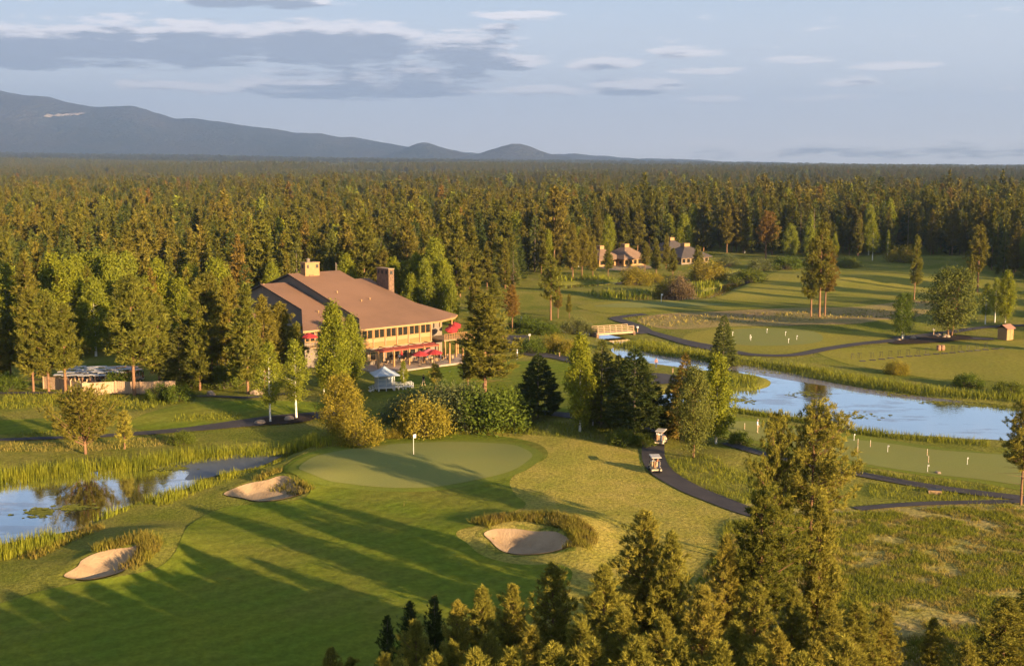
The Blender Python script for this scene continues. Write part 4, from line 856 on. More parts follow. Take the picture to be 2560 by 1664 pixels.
# ------------------------------------------------------------------ people
P_ = {'skin': mat('skin', (.52, .30, .20), (.48, .27, .18), .6, 5), 'hair': mat('brown_hair', (.06, .035, .02), (.05, .03, .02), .7, 8), 'shoe': mat('shoe', (.5, .48, .45), (.4, .4, .38), .6, 5),
      'eye': mat('eye', (.03, .02, .02), (.03, .02, .02), .3, 5)}
def cloth(n, c): P_[n] = mat(n + '_cloth', c, tuple(x * .85 for x in c), .85, 6); return P_[n]
for n, c in (('white', (.72, .72, .70)), ('black', (.025, .025, .028)), ('khaki', (.50, .38, .25)), ('blue', (.35, .48, .66)), ('navy', (.05, .07, .13)), ('grey', (.22, .22, .24)), ('rust', (.42, .16, .09)), ('denim', (.10, .15, .26))): cloth(n, c)
def person(loc, rz, shirt, pants, label, pose='stand', seatz=.0, hat=None, group=None, shorts=False):
    """one continuous figure grown from a joint skeleton with the skin modifier"""
    J = {}
    walk = pose == 'walk'; sit = pose == 'sit'
    hipz = .92 if not sit else .12
    J['pel'] = ((0, 0, hipz), (.135, .10)); J['waist'] = ((0, .005, hipz + .16), (.125, .09)); J['chest'] = ((0, -.01 if not sit else .03, hipz + .38), (.155, .105)); J['neckb'] = ((0, 0, hipz + .53), (.075, .065)); J['neck'] = ((0, .012, hipz + .59), (.05, .052)); J['head'] = ((0, .03, hipz + .68), (.076, .088)); J['crown'] = ((0, .025, hipz + .79), (.066, .076))
    E = [('pel', 'waist'), ('waist', 'chest'), ('chest', 'neckb'), ('neckb', 'neck'), ('neck', 'head'), ('head', 'crown')]
    for s, n in ((-1, 'l'), (1, 'r')):
        sw = (.22 if walk else .03) * s
        J['sh' + n] = ((.185 * s, 0, hipz + .47), (.062, .062)); J['el' + n] = ((.25 * s, -.02 - sw * .5 if not sit else .16, hipz + .2), (.045, .045)); J['wr' + n] = ((.25 * s, .12 - sw if not sit else .36, hipz - .02 if not sit else hipz + .22), (.031, .031)); J['ha' + n] = ((.25 * s, .15 - sw if not sit else .44, hipz - .10 if not sit else hipz + .22), (.038, .024))
        E += [('chest', 'sh' + n), ('sh' + n, 'el' + n), ('el' + n, 'wr' + n), ('wr' + n, 'ha' + n)]
        if sit: J['hp' + n] = ((.1 * s, .05, hipz - .02), (.09, .09)); J['kn' + n] = ((.13 * s, .46, hipz + .03), (.062, .062)); J['an' + n] = ((.13 * s, .52, hipz - .38), (.042, .045)); J['to' + n] = ((.13 * s, .68, hipz - .42), (.042, .032))
        else: J['hp' + n] = ((.095 * s, 0, hipz - .08), (.09, .09)); J['kn' + n] = ((.1 * s, .04 + sw * .6, .50), (.062, .062)); J['an' + n] = ((.105 * s, sw * 1.2 - .02, .09), (.042, .046)); J['to' + n] = ((.115 * s, sw * 1.2 + .13, .045), (.042, .032))
        E += [('pel', 'hp' + n), ('hp' + n, 'kn' + n), ('kn' + n, 'an' + n), ('an' + n, 'to' + n)]
    names = list(J); me = bpy.data.meshes.new('body'); me.from_pydata([J[k][0] for k in names], [(names.index(a), names.index(b)) for a, b in E], [])
    o = link('person', me); o.modifiers.new('s', 'SKIN'); me.skin_vertices or None
    for i, k in enumerate(names): me.skin_vertices[0].data[i].radius = J[k][1]; me.skin_vertices[0].data[i].use_root = (k == 'pel')
    sb = o.modifiers.new('d', 'SUBSURF'); sb.levels = 2; sb.render_levels = 2
    dg = bpy.context.evaluated_depsgraph_get(); ev = bpy.data.meshes.new_from_object(o.evaluated_get(dg)); bpy.data.objects.remove(o)
    ev.materials.clear()
    for m in (P_['skin'], shirt, pants, P_['shoe'], P_['eye']): ev.materials.append(m)
    bm = bmesh.new(); bm.from_mesh(ev)
    wr = {n: Vector(J['wr' + n][0]) for n in 'lr'}
    for f in bm.faces:
        c = f.calc_center_median(); hand = min((c - wr['l']).length, (c - wr['r']).length) < .13 and abs(c.x) > .19
        near_el = abs(c.x) > .19 and c.z < hipz + .30 and not hand
        if c.z > hipz + .555 or hand or near_el: f.material_index = 0
        elif not sit and c.z < .075 or sit and c.z < hipz - .38: f.material_index = 3
        elif c.z < hipz + .10 and abs(c.x) < .24: f.material_index = 0 if (shorts and not sit and c.z < .46) else 2
        else: f.material_index = 1
        f.smooth = True
    for s, n in ((-1, 'l'), (1, 'r')):                          # fingers and thumb
        h = Vector(J['ha' + n][0]); d = (h - wr[n]).normalized(); side = Vector((0, 1, 0)) if not sit else Vector((s * 1.0, 0, 0))
        fb = MB()
        for k, ln in enumerate((.07, .08, .075, .06)):
            b = h + d * .015 + side * ((k - 1.5) * .019); fb.tube([b, b + d * ln * .55 , b + d * ln * .9 + Vector((-s * .02, 0, -.012))], [.0095, .0088, .006], 5)
        b = h - d * .035 + side * .03; fb.tube([b, b + side * .03 + d * .03, b + side * .034 + d * .06], [.011, .0095, .007], 5)
        vs = [bm.verts.new(v) for v in fb.v]
        for f in fb.f: nf = bm.faces.new([vs[i] for i in f]); nf.material_index = 0
    hc = Vector(J['head'][0]); fm = MB(); fm.lathe((0, hc.y + .082, hc.z - .012), [(.016, -.02), (.012, .0), (.006, .03)], 6)      # nose
    for s in (-1, 1): fm.lathe((s * .078, hc.y - .005, hc.z), [(.008, -.03), (.016, 0), (.01, .03)], 6)                           # ears
    vs = [bm.verts.new(v) for v in fm.v]
    for f in fm.f: bm.faces.new([vs[i] for i in f]).material_index = 0
    em = MB()
    for s in (-1, 1): em.box((s * .03, hc.y + .079, hc.z + .02), (.02, .014, .011))
    em.box((0, hc.y + .08, hc.z - .05), (.045, .012, .01)); vs = [bm.verts.new(v) for v in em.v]
    for f in em.f: bm.faces.new([vs[i] for i in f]).material_index = 4
    bm.to_mesh(ev); bm.free()
    o = link('person', ev); o.location = (loc[0], loc[1], loc[2] + seatz); o.rotation_euler = (0, 0, rz); tag(o, label, 'person', group)
    hr = MB(); hr.lathe((0, .012, hipz + .71), [(.085, -.03), (.092, .03), (.088, .08), (.06, .13), (.02, .15)], 10, sx=.92, sy=1.0); hr.build('cap' if hat else 'hair', hat or P_['hair'], o, smooth=True)
    if hat: MB().box((0, .12, hipz + .755), (.13, .1, .014)).build('cap_brim', hat, o)
    return o
def gp(px, py, dz=0.0): x, y = GH(px, py); return (x, y, hz(x, y) + dz)
person(gp(1059, 965, .05), R(150), P_['black'], P_['khaki'], 'walker in black top and light trousers on the lawn beside the gazebo', 'walk')
person(gp(1293, 899, .05), R(80), P_['white'], P_['denim'], 'person in white shirt standing at the edge of the path by the big pine', 'stand', hat=P_['white'])
person(gp(1640, 922, .15), R(200), P_['rust'], P_['navy'], 'person in dark clothes standing on the cart path near the stream', 'stand')
person(gp(1893, 1083, .07), R(250), P_['blue'], P_['khaki'], 'golfer in pale blue shirt on the near putting green beside the pond', 'stand', hat=P_['grey'])
for nm, c, dx, sh in (('the nearest cart', cart0, -.25, 'white'), ('the nearest cart', cart0, .25, 'rust'), ('the farther cart', c2_, -.25, 'white'), ('the farther cart', c2_, .25, 'navy')):
    M = Matrix.Translation(c.location) @ Matrix.Rotation(c.rotation_euler[2], 4, 'Z'); p = M @ Vector((dx, -.3, .67))
    person(p, c.rotation_euler[2], P_[sh], P_['khaki'], ('driver' if dx < 0 else 'passenger') + f' in {sh} shirt seated in {nm}', 'sit')
person(loc2w(10.6, -4.4, .16), R(20), P_['navy'], P_['denim'], 'patio guest in navy shirt standing under the red umbrellas', 'stand')
person(loc2w(13.6, -4.0, .16), R(120), P_['blue'], P_['navy'], 'patio guest in light blue shirt standing between the right pergola posts', 'stand')
person(loc2w(6.8, -1.6, .16), R(200), P_['white'], P_['black'], 'waiter in white shirt standing under the awning near the door', 'stand')

# ------------------------------------------------------------------ flags, range gear, posts, rocks
flagw = mat('white_flag_cloth', (.80, .78, .74), (.74, .72, .68), .8, 4); pinm = mat('pin_enamel', (.75, .72, .66), (.7, .67, .6), .4, 3); pinr = mat('striped_pin_enamel', (.62, .30, .16), (.70, .6, .5), .4, 3, stretch=(1, 1, 2), lo=.48, hi=.52)
def flag(px, py, h, fw, label, group, m=None, th=.02):
    p = gp(px, py, .1); t = empty('flagstick', p, R(random.uniform(-30, 60)), label=label, cat='flag', group=group)
    MB().tube([(0, 0, -.1), (0, 0, h)], th, 6).build('pin', m or pinm, t)
    MB().lathe((0, 0, -.02), [(.06, 0), (.055, .025)], 10).build('cup', W_['white'], t)
    if fw:
        mb = MB(); vs = []
        for j in range(5): y = .05 * math.sin(j * 1.5); vs += [(j / 4 * fw, y, h), (j / 4 * fw * .9, y * .8, h - fw * .72 - .06 * j / 4)]
        mb.add(vs, [(2 * j, 2 * j + 2, 2 * j + 3, 2 * j + 1) for j in range(4)]); mb.build('flag_cloth', flagw, t)
    return t
flag(1034, 1137, 2.25, .5, 'white flag on a tall pin in the foreground putting green', None, th=.03)
flag(1653, 757, 2.1, .45, 'white flag on the far green beside the reed edged pond', None, th=.06)
for i, (zx, zy) in enumerate([(935, 345), (968, 385), (966, 448), (1074, 398), (1221, 443), (1557, 475), (1568, 535), (1560, 612), (1898, 550), (5, 250)]):
    flag(1860 + .294 * zx, 1000 + .294 * zy, .75, .16 if i in (0, 4, 7, 8) else 0, 'short practice pin on the near putting green beside the pond', 'practice pins on the near putting green', pinm if i in (0, 4, 7, 8) else pinr, .025)
for (zx, zy) in [(212, 835), (342, 857), (348, 870), (468, 812), (605, 832), (690, 862), (628, 887)]:
    flag(1760 + .336 * zx, 560 + .336 * zy, .8, .18, 'short practice flag on the far practice green across the stream', 'practice flags on the far practice green', th=.035)
stand0 = None
for (zx, zy) in [(1107, 1005), (1157, 1000), (1250, 997), (1318, 990), (1385, 985), (1450, 981), (1517, 976), (1592, 973), (1657, 963), (1850, 947), (1903, 943), (1965, 939), (2027, 932), (2098, 925)]:
    if stand0 is None:
        o = empty('bag_stand', (0, 0, 0))
        for s in (-.3, .3): MB().tube([(s, 0, 0), (s * .7, .1, .95)], .025, 5).build('leg', W_['iron'], o)
        MB().tube([(0, .45, 0), (0, .1, .95)], .025, 5).build('leg', W_['iron'], o); MB().tube([(-.35, .1, .95), (.35, .1, .95)], .03, 5).build('crossbar', W_['iron'], o); stand0 = o
    else: o = copy_tree(stand0)
    put(o, 1760 + .336 * zx, 560 + .336 * zy, R(random.uniform(-25, 25)), 'black bag stand in the line along the driving range tee', 'bag stand', 'bag stands on the driving range', .03)
tray0 = None
for (zx, zy) in [(1180, 1022), (1255, 1015), (1323, 1008), (1390, 1000), (1460, 993), (1528, 987), (1590, 983), (1660, 975), (1728, 970), (1790, 965), (1850, 960), (1913, 953), (1977, 948), (2035, 943), (2095, 937), (2165, 932), (2215, 928)]:
    if tray0 is None:
        o = empty('ball_tray', (0, 0, 0)); MB().box((0, 0, .05), (1.0, .6, .06)).build('tray_base', C_['black'], o, bevel=.01); mb = MB()
        for s in (-.27, .27): mb.box((0, s, .11), (1.0, .05, .07))
        mb.build('tray_rim', W_['iron'], o); tray0 = o
    else: o = copy_tree(tray0)
    put(o, 1760 + .336 * zx, 560 + .336 * zy, R(random.uniform(-8, 8)), 'low dark ball tray in the row on the driving range turf', 'tray', 'ball trays on the driving range', .03)
for i, (zx, lab) in enumerate(((1747, 'left wooden bin of the pair on the driving range'), (1774, 'right wooden bin of the pair on the driving range'))):
    o = empty('wooden_bin', (0, 0, 0)); mb = MB(); mb.lathe((0, 0, 0), [(.36, 0), (.44, .35), (.44, .55), (.37, .95)], 12); mb.build('barrel', mat('bin_wood', (.36, .2, .11), (.3, .16, .09), .8, 4, stretch=(3, 3, .3)), o)
    for z in (.2, .75): MB().lathe((0, 0, z), [(.43, -.03), (.435, .03)], 12).build('hoop', W_['iron'], o)
    put(o, 1760 + .336 * zx, 560 + .336 * 940, 0, lab, 'bin', None, .03)
for (px, py, lab) in ((1357, 880, 'left bollard lamp on the verge of the curving path by the stream'), (1399, 892, 'right bollard lamp on the verge of the curving path by the stream'), (1682, 932, 'bollard lamp beside the path behind the conifers')):
    o = empty('bollard_lamp', gp(px, py)); MB().box((0, 0, .42), (.14, .14, .9)).build('post', W_['deck'], o); MB().box((0, 0, .9), (.26, .26, .14), taper=.5).build('lamp_hood', W_['iron'], o); tag(o, lab, 'lamp')
for (px, py, lab) in ((1594, 832, 'pale marker post on the path bend by the bridge'), (2334, 838, 'pale ball washer post beside the mulch bed trees'), (1324, 852, 'short pale gate post at the dark path under the bank')):
    o = empty('marker_post', gp(px, py)); MB().box((0, 0, .55), (.16, .16, 1.2)).build('post', W_['wood'], o); MB().box((0, 0, 1.18), (.42, .2, .34)).build('marker_board', W_['white'], o); tag(o, lab, 'post')
ob = empty('culvert_box', gp(2337, 1233, .0), R(-14)); MB().box((0, 0, .2), (1.3, .5, .4)).build('box_body', W_['deck'], ob); MB().box((0, 0, .42), (1.4, .6, .06)).build('lid', W_['iron'], ob); tag(ob, 'low dark wooden box beside the path below the putting green', 'box')
rockm = mat('boulder_stone', (.34, .25, .17), (.25, .18, .13), .9, 2, .4)
def rock(px, py, s, label, k):
    bm = bmesh.new(); bmesh.ops.create_icosphere(bm, subdivisions=3, radius=1.0); rs = np.random.RandomState(k)
    off = rs.rand(3) * 9
    for v in bm.verts:
        n = vnoise(np.array([v.co.x * 2 + off[0]]), np.array([v.co.y * 2 + v.co.z * 1.7 + off[1]]), 1.0, k)[0]; v.co = Vector((v.co.x * 1.2, v.co.y * .9, max(v.co.z, -.35) * .75)) * (.72 + .55 * n)
    me = bpy.data.meshes.new('boulder'); bm.to_mesh(me); bm.free(); me.materials.append(rockm); o = link('boulder', me); o.location = gp(px, py, s * .15); o.scale = (s, s, s); o.rotation_euler = (0, 0, k * 1.3); tag(o, label, 'rock')
for k, (px, py, s, lab) in enumerate([(2283, 847, .65, 'tan boulder at the right foot of the white trunked tree'), (2344, 842, .7, 'tan boulder in the middle of the mulch bed'), (2366, 844, .65, 'tan boulder left of the big tree trunk in the mulch bed'), (2247, 851, .45, 'small grey boulder at the left end of the mulch bed'),
    (650, 1059, .7, 'flat grey boulder left of the leaning birch'), (722, 1050, .6, 'flat grey boulder between the two birches'), (528, 988, .7, 'grey boulder under the pines beside the shaded path'), (644, 986, .8, 'large grey boulder under the tall pine by the path'), (2345, 1183, .3, 'tan boulder on the slope below the near putting green')]): rock(px, py, s, lab, k + 3)

# ------------------------------------------------------------------ plants: builders
def unit(v): return v / (np.linalg.norm(v, axis=-1, keepdims=True) + 1e-9)
def clumps(o, d, L, W, n, spread, rs, fwd=1.0):
    """n thin pointed blades round every shoot o, pointing along d"""
    N = len(o); o = np.repeat(o, n, 0); d = np.repeat(unit(d), n, 0); L = np.repeat(L, n); t = rs.rand(N * n)
    b = o + d * (L * t * .65)[:, None]; dv = unit(d * fwd + rs.normal(0, spread, (N * n, 3))); tip = b + dv * (L * rs.uniform(.55, 1.0, N * n))[:, None]
    sd = unit(np.cross(dv, rs.normal(0, 1, (N * n, 3)))) * (W * L / L.mean() * rs.uniform(.6, 1.3, N * n))[:, None]
    return np.stack([b - sd, b + sd, tip], 1).reshape(-1, 3)
def leaves(o, s, rs, n_out=None, up=.3):
    """one kite of two triangles per leaf"""
    N = len(o); nrm = unit(rs.normal(0, 1, (N, 3)) + (n_out * .9 if n_out is not None else 0) + np.array([0, 0, up])); a = unit(np.cross(nrm, rs.normal(0, 1, (N, 3)))); b = np.cross(nrm, a); s = (s * rs.uniform(.6, 1.35, N))[:, None]
    return np.stack([o - a * s, o + b * s * .55, o + a * s, o + a * s, o - b * s * .55, o - a * s], 1).reshape(-1, 3)
def tri_obj(name, V, m): return trimesh(name, V, np.arange(len(V)), [m])
def limb_mesh(segs, m, n=5):
    """segs: list of (points, radii)"""
    mb = MB()
    for p, r in segs: mb.tube(p, r, n, cap=False)
    me = bpy.data.meshes.new('trunk'); me.from_pydata(mb.v, [], mb.f); me.materials.append(m); me.polygons.foreach_set('use_smooth', np.ones(len(me.polygons), bool)); me.update(); return me
def trunk_line(h, rs, lean=.02, n=7):
    w = rs.normal(0, lean * h * .12, (n, 2)).cumsum(0) * .4; w -= w[0]; return [(w[i, 0], w[i, 1], h * i / (n - 1) - (.3 if i == 0 else 0)) for i in range(n)]
def interp(line, z):
    zz = [p[2] for p in line]; return np.array([np.interp(z, zz, [p[0] for p in line]), np.interp(z, zz, [p[1] for p in line]), z])
def pine(seed, h, cb, rmax, nb, nsh, L, W, nn, m, bark=None, shape=.75, up=.7, droop=.1, upturn=.25, spread=.55, tr=.018, dead=0, topfull=.0, gap=0.0, limbs=True, lopsided=.15, core=.5, tuft=1):
    rs = np.random.RandomState(seed); line = trunk_line(h, rs); O = []; Dv = []; LL = []; segs = [(line, [h * tr * (1 - .92 * i / 6) + .015 for i in range(7)])]; ga = rs.rand() * 6; lop = rs.rand() * 6
    for i in range(nb):
        t = (i + rs.rand()) / nb; f = cb + (1 - cb) * t * .985; z = h * f; ga += 2.4 + rs.normal(0, .35)
        prof = (1 - t) ** shape * (.45 + .55 * min(1, t * 3.5 + .15)) + topfull * (1 - t) * t
        R_ = rmax * prof * rs.uniform(.55, 1.12) * (1 + lopsided * math.cos(ga - lop)) + .12
        if gap and rs.rand() < gap: continue
        el = -droop + (.25 + .55 * t) * rs.uniform(.7, 1.2); out = np.array([math.cos(ga), math.sin(ga), 0.0]); base = interp(line, z)
        ns = max(3, int(nsh * (R_ / rmax) ** .8 + .5)); s = rs.uniform(.22, 1.0, ns) ** .75; s[0] = 1
        side = np.array([-out[1], out[0], 0])
        pos = base + out * (R_ * s * math.cos(el))[:, None] + np.array([0, 0, 1]) * (R_ * s * math.sin(el) + upturn * R_ * s ** 2)[:, None] + side * (rs.normal(0, .17, ns) * R_ * s)[:, None] + rs.normal(0, .05, (ns, 3)) * R_
        if tuft > 1:
            pos = np.repeat(pos[:max(2, -(-ns // tuft))], tuft, 0); ns = len(pos); pos = pos + rs.normal(0, L * .2, (ns, 3))
        O.append(pos); Dv.append(out * rs.uniform(.35, .8) + np.array([0, 0, up]) + rs.normal(0, .22 if tuft == 1 else .38, (ns, 3))); LL.append(np.full(ns, L * (.72 + .28 * (1 - t)) * rs.uniform(.8, 1.2)))
        if limbs: tip = base + out * R_ * .9 * math.cos(el) + np.array([0, 0, R_ * .9 * math.sin(el) + upturn * R_ * .8]); segs.append(([base, (base + tip) / 2 - np.array([0, 0, upturn * R_ * .2]), tip], [.012 * R_ + .012, .008 * R_ + .008, .005]))
    for i in range(dead):
        z = h * rs.uniform(.12, cb + .12); a = rs.rand() * 6.28; out = np.array([math.cos(a), math.sin(a), rs.uniform(-.2, .2)]); b = interp(line, z); r = rmax * rs.uniform(.35, .9); segs.append(([b, b + out * r], [.025, .006]))
    k = 10; zt = h * rs.uniform(.93, 1.0, k); O.append(np.array([interp(line, z) for z in zt])); Dv.append(np.array([0, 0, 1.0]) + rs.normal(0, .15, (k, 3))); LL.append(np.full(k, L * .8))
    A, Dd, La = np.concatenate(O), np.concatenate(Dv), np.concatenate(LL); V = clumps(A, Dd, La, W, nn, spread, rs)
    ax = np.array([interp(line, z) for z in A[:, 2]]); ci = rs.choice(len(A), int(len(A) * core)); B = ax[ci] * .55 + A[ci] * .45; V = np.concatenate([V, clumps(B, Dd[ci], La[ci] * 1.25, W * 2.6, max(4, nn // 2), .9, rs)])
    return limb_mesh(segs, bark or MT['bark']), tri_obj('crown', V, m), h
def fir(seed, h, cb, rmax, nb, nsh, L, W, nn, m, bark=None, pw=.85):
    rs = np.random.RandomState(seed); line = trunk_line(h, rs, .005); O = []; Dv = []; LL = []; segs = [(line, [h * .016 * (1 - .93 * i / 6) + .012 for i in range(7)])]; ga = 0
    for i in range(nb):
        t = (i + rs.rand()) / nb; z = h * (cb + (1 - cb) * t * .98); ga += 2.4 + rs.normal(0, .3); R_ = rmax * ((1 - t) ** pw) * (.7 + .3 * min(1, t * 6)) * rs.uniform(.78, 1.08) + .1
        el = -.22 + .6 * t; out = np.array([math.cos(ga), math.sin(ga), 0.0]); side = np.array([-out[1], out[0], 0]); base = interp(line, z); ns = max(4, int(nsh * (R_ / rmax) + .5)); s = rs.uniform(.3, 1.0, ns) ** .6; s[0] = 1
        pos = base + out * (R_ * s)[:, None] + np.array([0, 0, 1]) * (R_ * s * math.sin(el) + .12 * R_ * s * s)[:, None] + side * (rs.normal(0, .2, ns) * R_ * s)[:, None]
        O.append(pos); Dv.append(out * .9 + side * rs.normal(0, .45, (ns, 1)) + np.array([0, 0, .18]) + rs.normal(0, .15, (ns, 3))); LL.append(np.full(ns, L * (.6 + .4 * (1 - t))))
    k = 8; O.append(np.array([interp(line, h * rs.uniform(.93, 1.0)) for _ in range(k)])); Dv.append(np.array([0, 0, 1.0]) + rs.normal(0, .2, (k, 3))); LL.append(np.full(k, L * .6))
    V = clumps(np.concatenate(O), np.concatenate(Dv), np.concatenate(LL), W, nn, .5, rs); return limb_mesh(segs, bark or MT['bark_grey']), tri_obj('crown', V, m), h
def broad(seed, h, cb, rx, nl, npc, ls, m, bark, cw=.85, stems=1, tip=.55, cs=.34, gap=0.0):
    """leafy tree: limbs with a cloud of leaves at their ends; crown is widest at tip of its height"""
    rs = np.random.RandomState(seed); segs = []; P = []; C = []
    for st in range(stems):
        line = trunk_line(h * (1 if st == 0 else rs.uniform(.8, .96)), rs, .04)
        if stems > 1: a = st / stems * 6.28; line = [(p[0] + math.cos(a) * (.25 + p[2] * .09), p[1] + math.sin(a) * (.25 + p[2] * .09), p[2]) for p in line]
        segs.append((line, [h * .014 * (1 - .9 * i / 6) + .012 for i in range(7)])); ga = rs.rand() * 6
        for i in range(nl // stems):
            t = (i + rs.rand()) / (nl // stems)
            if rs.rand() < gap: continue
            z = h * (cb + (1 - cb) * t); ga += 2.4 + rs.normal(0, .5)
            prof = (min(t / max(1 - tip, .05), 1) ** .6 if t < (1 - tip) else 1) * (max(0.0, 1 - ((t - (1 - tip)) / tip) ** 1.6) if t > (1 - tip) else 1) ; R_ = rx * (prof * .9 + .12) * rs.uniform(.55, 1.05)
            base = interp(line, max(z - R_ * .5, h * cb * .75)); c = interp(line, z) * np.array([1, 1, 0]) + np.array([math.cos(ga) * R_, math.sin(ga) * R_, z])
            segs.append(([base, base * .45 + c * .55 + np.array([0, 0, -.04 * h * .1]), c], [.012 * R_ + .014, .01, .005]))
            sz = rx * cs * rs.uniform(.7, 1.25) * (.6 + .4 * (1 - t))
            for q in range(2):
                cc = c if q == 0 else base * .4 + c * .6
                p = cc + rs.normal(0, 1, (npc if q == 0 else npc // 2, 3)) * np.array([sz, sz, sz * cw]) * .62; P.append(p); C.append(np.tile(cc, (len(p), 1)))
    P = np.concatenate(P); C = np.concatenate(C); V = leaves(P, ls, rs, unit(P - C))
    return limb_mesh(segs, bark), tri_obj('crown', V, m), h
def bush(seed, h, r, nl, npc, ls, m, bark):
    rs = np.random.RandomState(seed); segs = []; P = []; C = []
    for i in range(nl):
        a = rs.rand() * 6.28; u = rs.rand() ** .55; ph = math.acos(1 - rs.rand() * .97); c = np.array([math.cos(a) * math.sin(ph) * r * (.6 + .4 * u), math.sin(a) * math.sin(ph) * r * (.6 + .4 * u), h * (.16 + .74 * math.cos(ph) * (.55 + .45 * u))]) * (.85 + .3 * rs.rand())
        segs.append(([(c[0] * .1, c[1] * .1, -.15), tuple(c * np.array([.55, .55, .65])), tuple(c)], [.035, .022, .006])); sz = r * .24 * rs.uniform(.75, 1.3)
        p = c + rs.normal(0, 1, (npc, 3)) * sz * np.array([.6, .6, .7]); p[:, 2] = np.maximum(p[:, 2], .03); P.append(p); C.append(np.tile(c, (npc, 1)))
    P = np.concatenate(P); C = np.concatenate(C); return limb_mesh(segs, bark, 4), tri_obj('crown', leaves(P, ls, rs, unit(P - C)), m), h

PR = {}
PR['near'] = [pine(100 + i, 13, .06, (3.6, 3.2, 3.9, 3.0, 3.5)[i], 150, 26, .50, .021, 17, MT['needle_near'], MT['bark'], .78, .9, .05, .32, .42, tr=.011, dead=6, topfull=.2, lopsided=.2, tuft=5, core=.35) for i in range(5)]
PR['open'] = [pine(120 + i, 13.5, (.34, .28)[i], (4.4, 4.0)[i], 130, 44, .46, .022, 16, MT['needle'] if i == 1 else MT['needle_near'], MT['bark'], .5, .65, .1, .22, .6, tr=.013, dead=26, gap=.18, lopsided=.4, tuft=5, core=.22) for i in range(2)]
PR['dark'] = [pine(130 + i, 11, .06, 2.0, 90, 18, .45, .03, 12, MT['needle_dark'], MT['bark_grey'], .55, .7, .0, .3, .5, tr=.012, topfull=.8) for i in range(2)]
PR['mid'] = [pine(140 + i, 17, (.16, .22, .12, .26, .2)[i], (3.5, 3.9, 3.1, 4.0, 3.3)[i], 100, 26, .75, .055, 10, MT['needle'], MT['bark'], (.7, .6, .85, .55, .75)[i], .7, .1, .22, .55, tr=.013, dead=10, gap=.06, lopsided=.25, tuft=4, core=.4) for i in range(5)]
PR['pond'] = [pine(150 + i, 21, (.30, .24, .34)[i], (4.2, 3.9, 4.8)[i], 84, 30, .8, .055, 10, MT['needle'] if i < 2 else MT['needle_rust'], MT['bark'], (.5, .6, .45)[i], .55, .15, .18, .65, tr=.016, dead=12, gap=.1, lopsided=.25, tuft=4, core=.4) for i in range(3)]
PR['far'] = [pine(160 + i, 18, (.1, .18, .06, .24, .14, .06)[i], (3.4, 3.6, 3.0, 3.8, 2.9, 3.5)[i], 84, 20, .95, .085, 8, MT['needle_far'], MT['bark'], (.75, .6, .9, .5, .8, 1.0)[i], .65, .12, .2, .5, tr=.012, gap=.06, limbs=False, lopsided=.25) for i in range(6)]
PR['far_fir'] = [fir(175 + i, 18, .05, 3.1, 90, 14, 1.3, .13, 7, MT['needle_dark'] if i == 0 else MT['needle_blue']) for i in range(3)]
PR['fir'] = [fir(170 + i, 9, .13, 3.3, 170, 36, .6, .05, 10, MT['needle_dark']) for i in range(2)]
PR['spruce'] = [fir(180 + i, 11, .05, (2.8, 3.1, 2.6)[i], 160, 30, .62, .05, 10, MT['needle_blue']) for i in range(3)]
PR['rust_fir'] = [fir(190, 12, .05, 2.6, 160, 30, .62, .05, 10, MT['needle_rust'])]
PR['aspen'] = [broad(200 + i, 15, .14, (2.9, 2.5, 3.2, 2.2)[i], 84, 130, .18, MT['leaf'], MT['bark_white'], 1.1, 1, (.72, .62, .66, .75)[i], .36) for i in range(4)]
PR['birch'] = [broad(210 + i, 12, .26, (2.2, 2.0)[i], 60, 80, .13, MT['leaf'], MT['bark_white'], .9, 1, .7, .34, .1) for i in range(2)]
PR['round'] = [broad(220 + i, 11, .2, (3.3, 4.0)[i], 84, 120, .15, MT['needle_blue'] if i else MT['leaf_green'], MT['bark_white'] if i == 0 else MT['bark'], .95, 2, .58, .32) for i in range(2)]
PR['goldtree'] = [broad(230, 9, .05, 3.1, 90, 130, .13, MT['leaf_gold'], MT['bark_grey'], .9, 3, .6, .34)]
PR['bush_gold'] = [bush(240 + i, 3.2, 2.4, 60, 110, .10, MT['leaf_gold'], MT['bark_grey']) for i in range(2)]
PR['bush_blue'] = [bush(250 + i, 4.2, 3.0, 70, 120, .11, MT['leaf_blue'], MT['bark_grey']) for i in range(2)]
PR['bush_green'] = [bush(260 + i, 2.6, 2.2, 55, 100, .10, MT['leaf_green'], MT['bark_grey']) for i in range(2)]
PR['bush_brown'] = [bush(270, 4.5, 3.2, 60, 110, .13, MT['leaf_brown'], MT['bark_grey'])]
PR['smallpine'] = [pine(280, 5, .14, 3.1, 60, 30, .42, .022, 12, MT['needle'], MT['bark'], .34, .8, -.3, .35, .5, tr=.022, topfull=.6), pine(281, 4, .16, 1.1, 34, 12, .4, .022, 12, MT['needle_near'], MT['bark'], .7, .8, 0, .3, .5)]
PR['snag'] = [pine(290, 16, .9, 1.0, 6, 3, .3, .02, 4, MT['leaf_brown'], MT['bark_grey'], dead=40)]

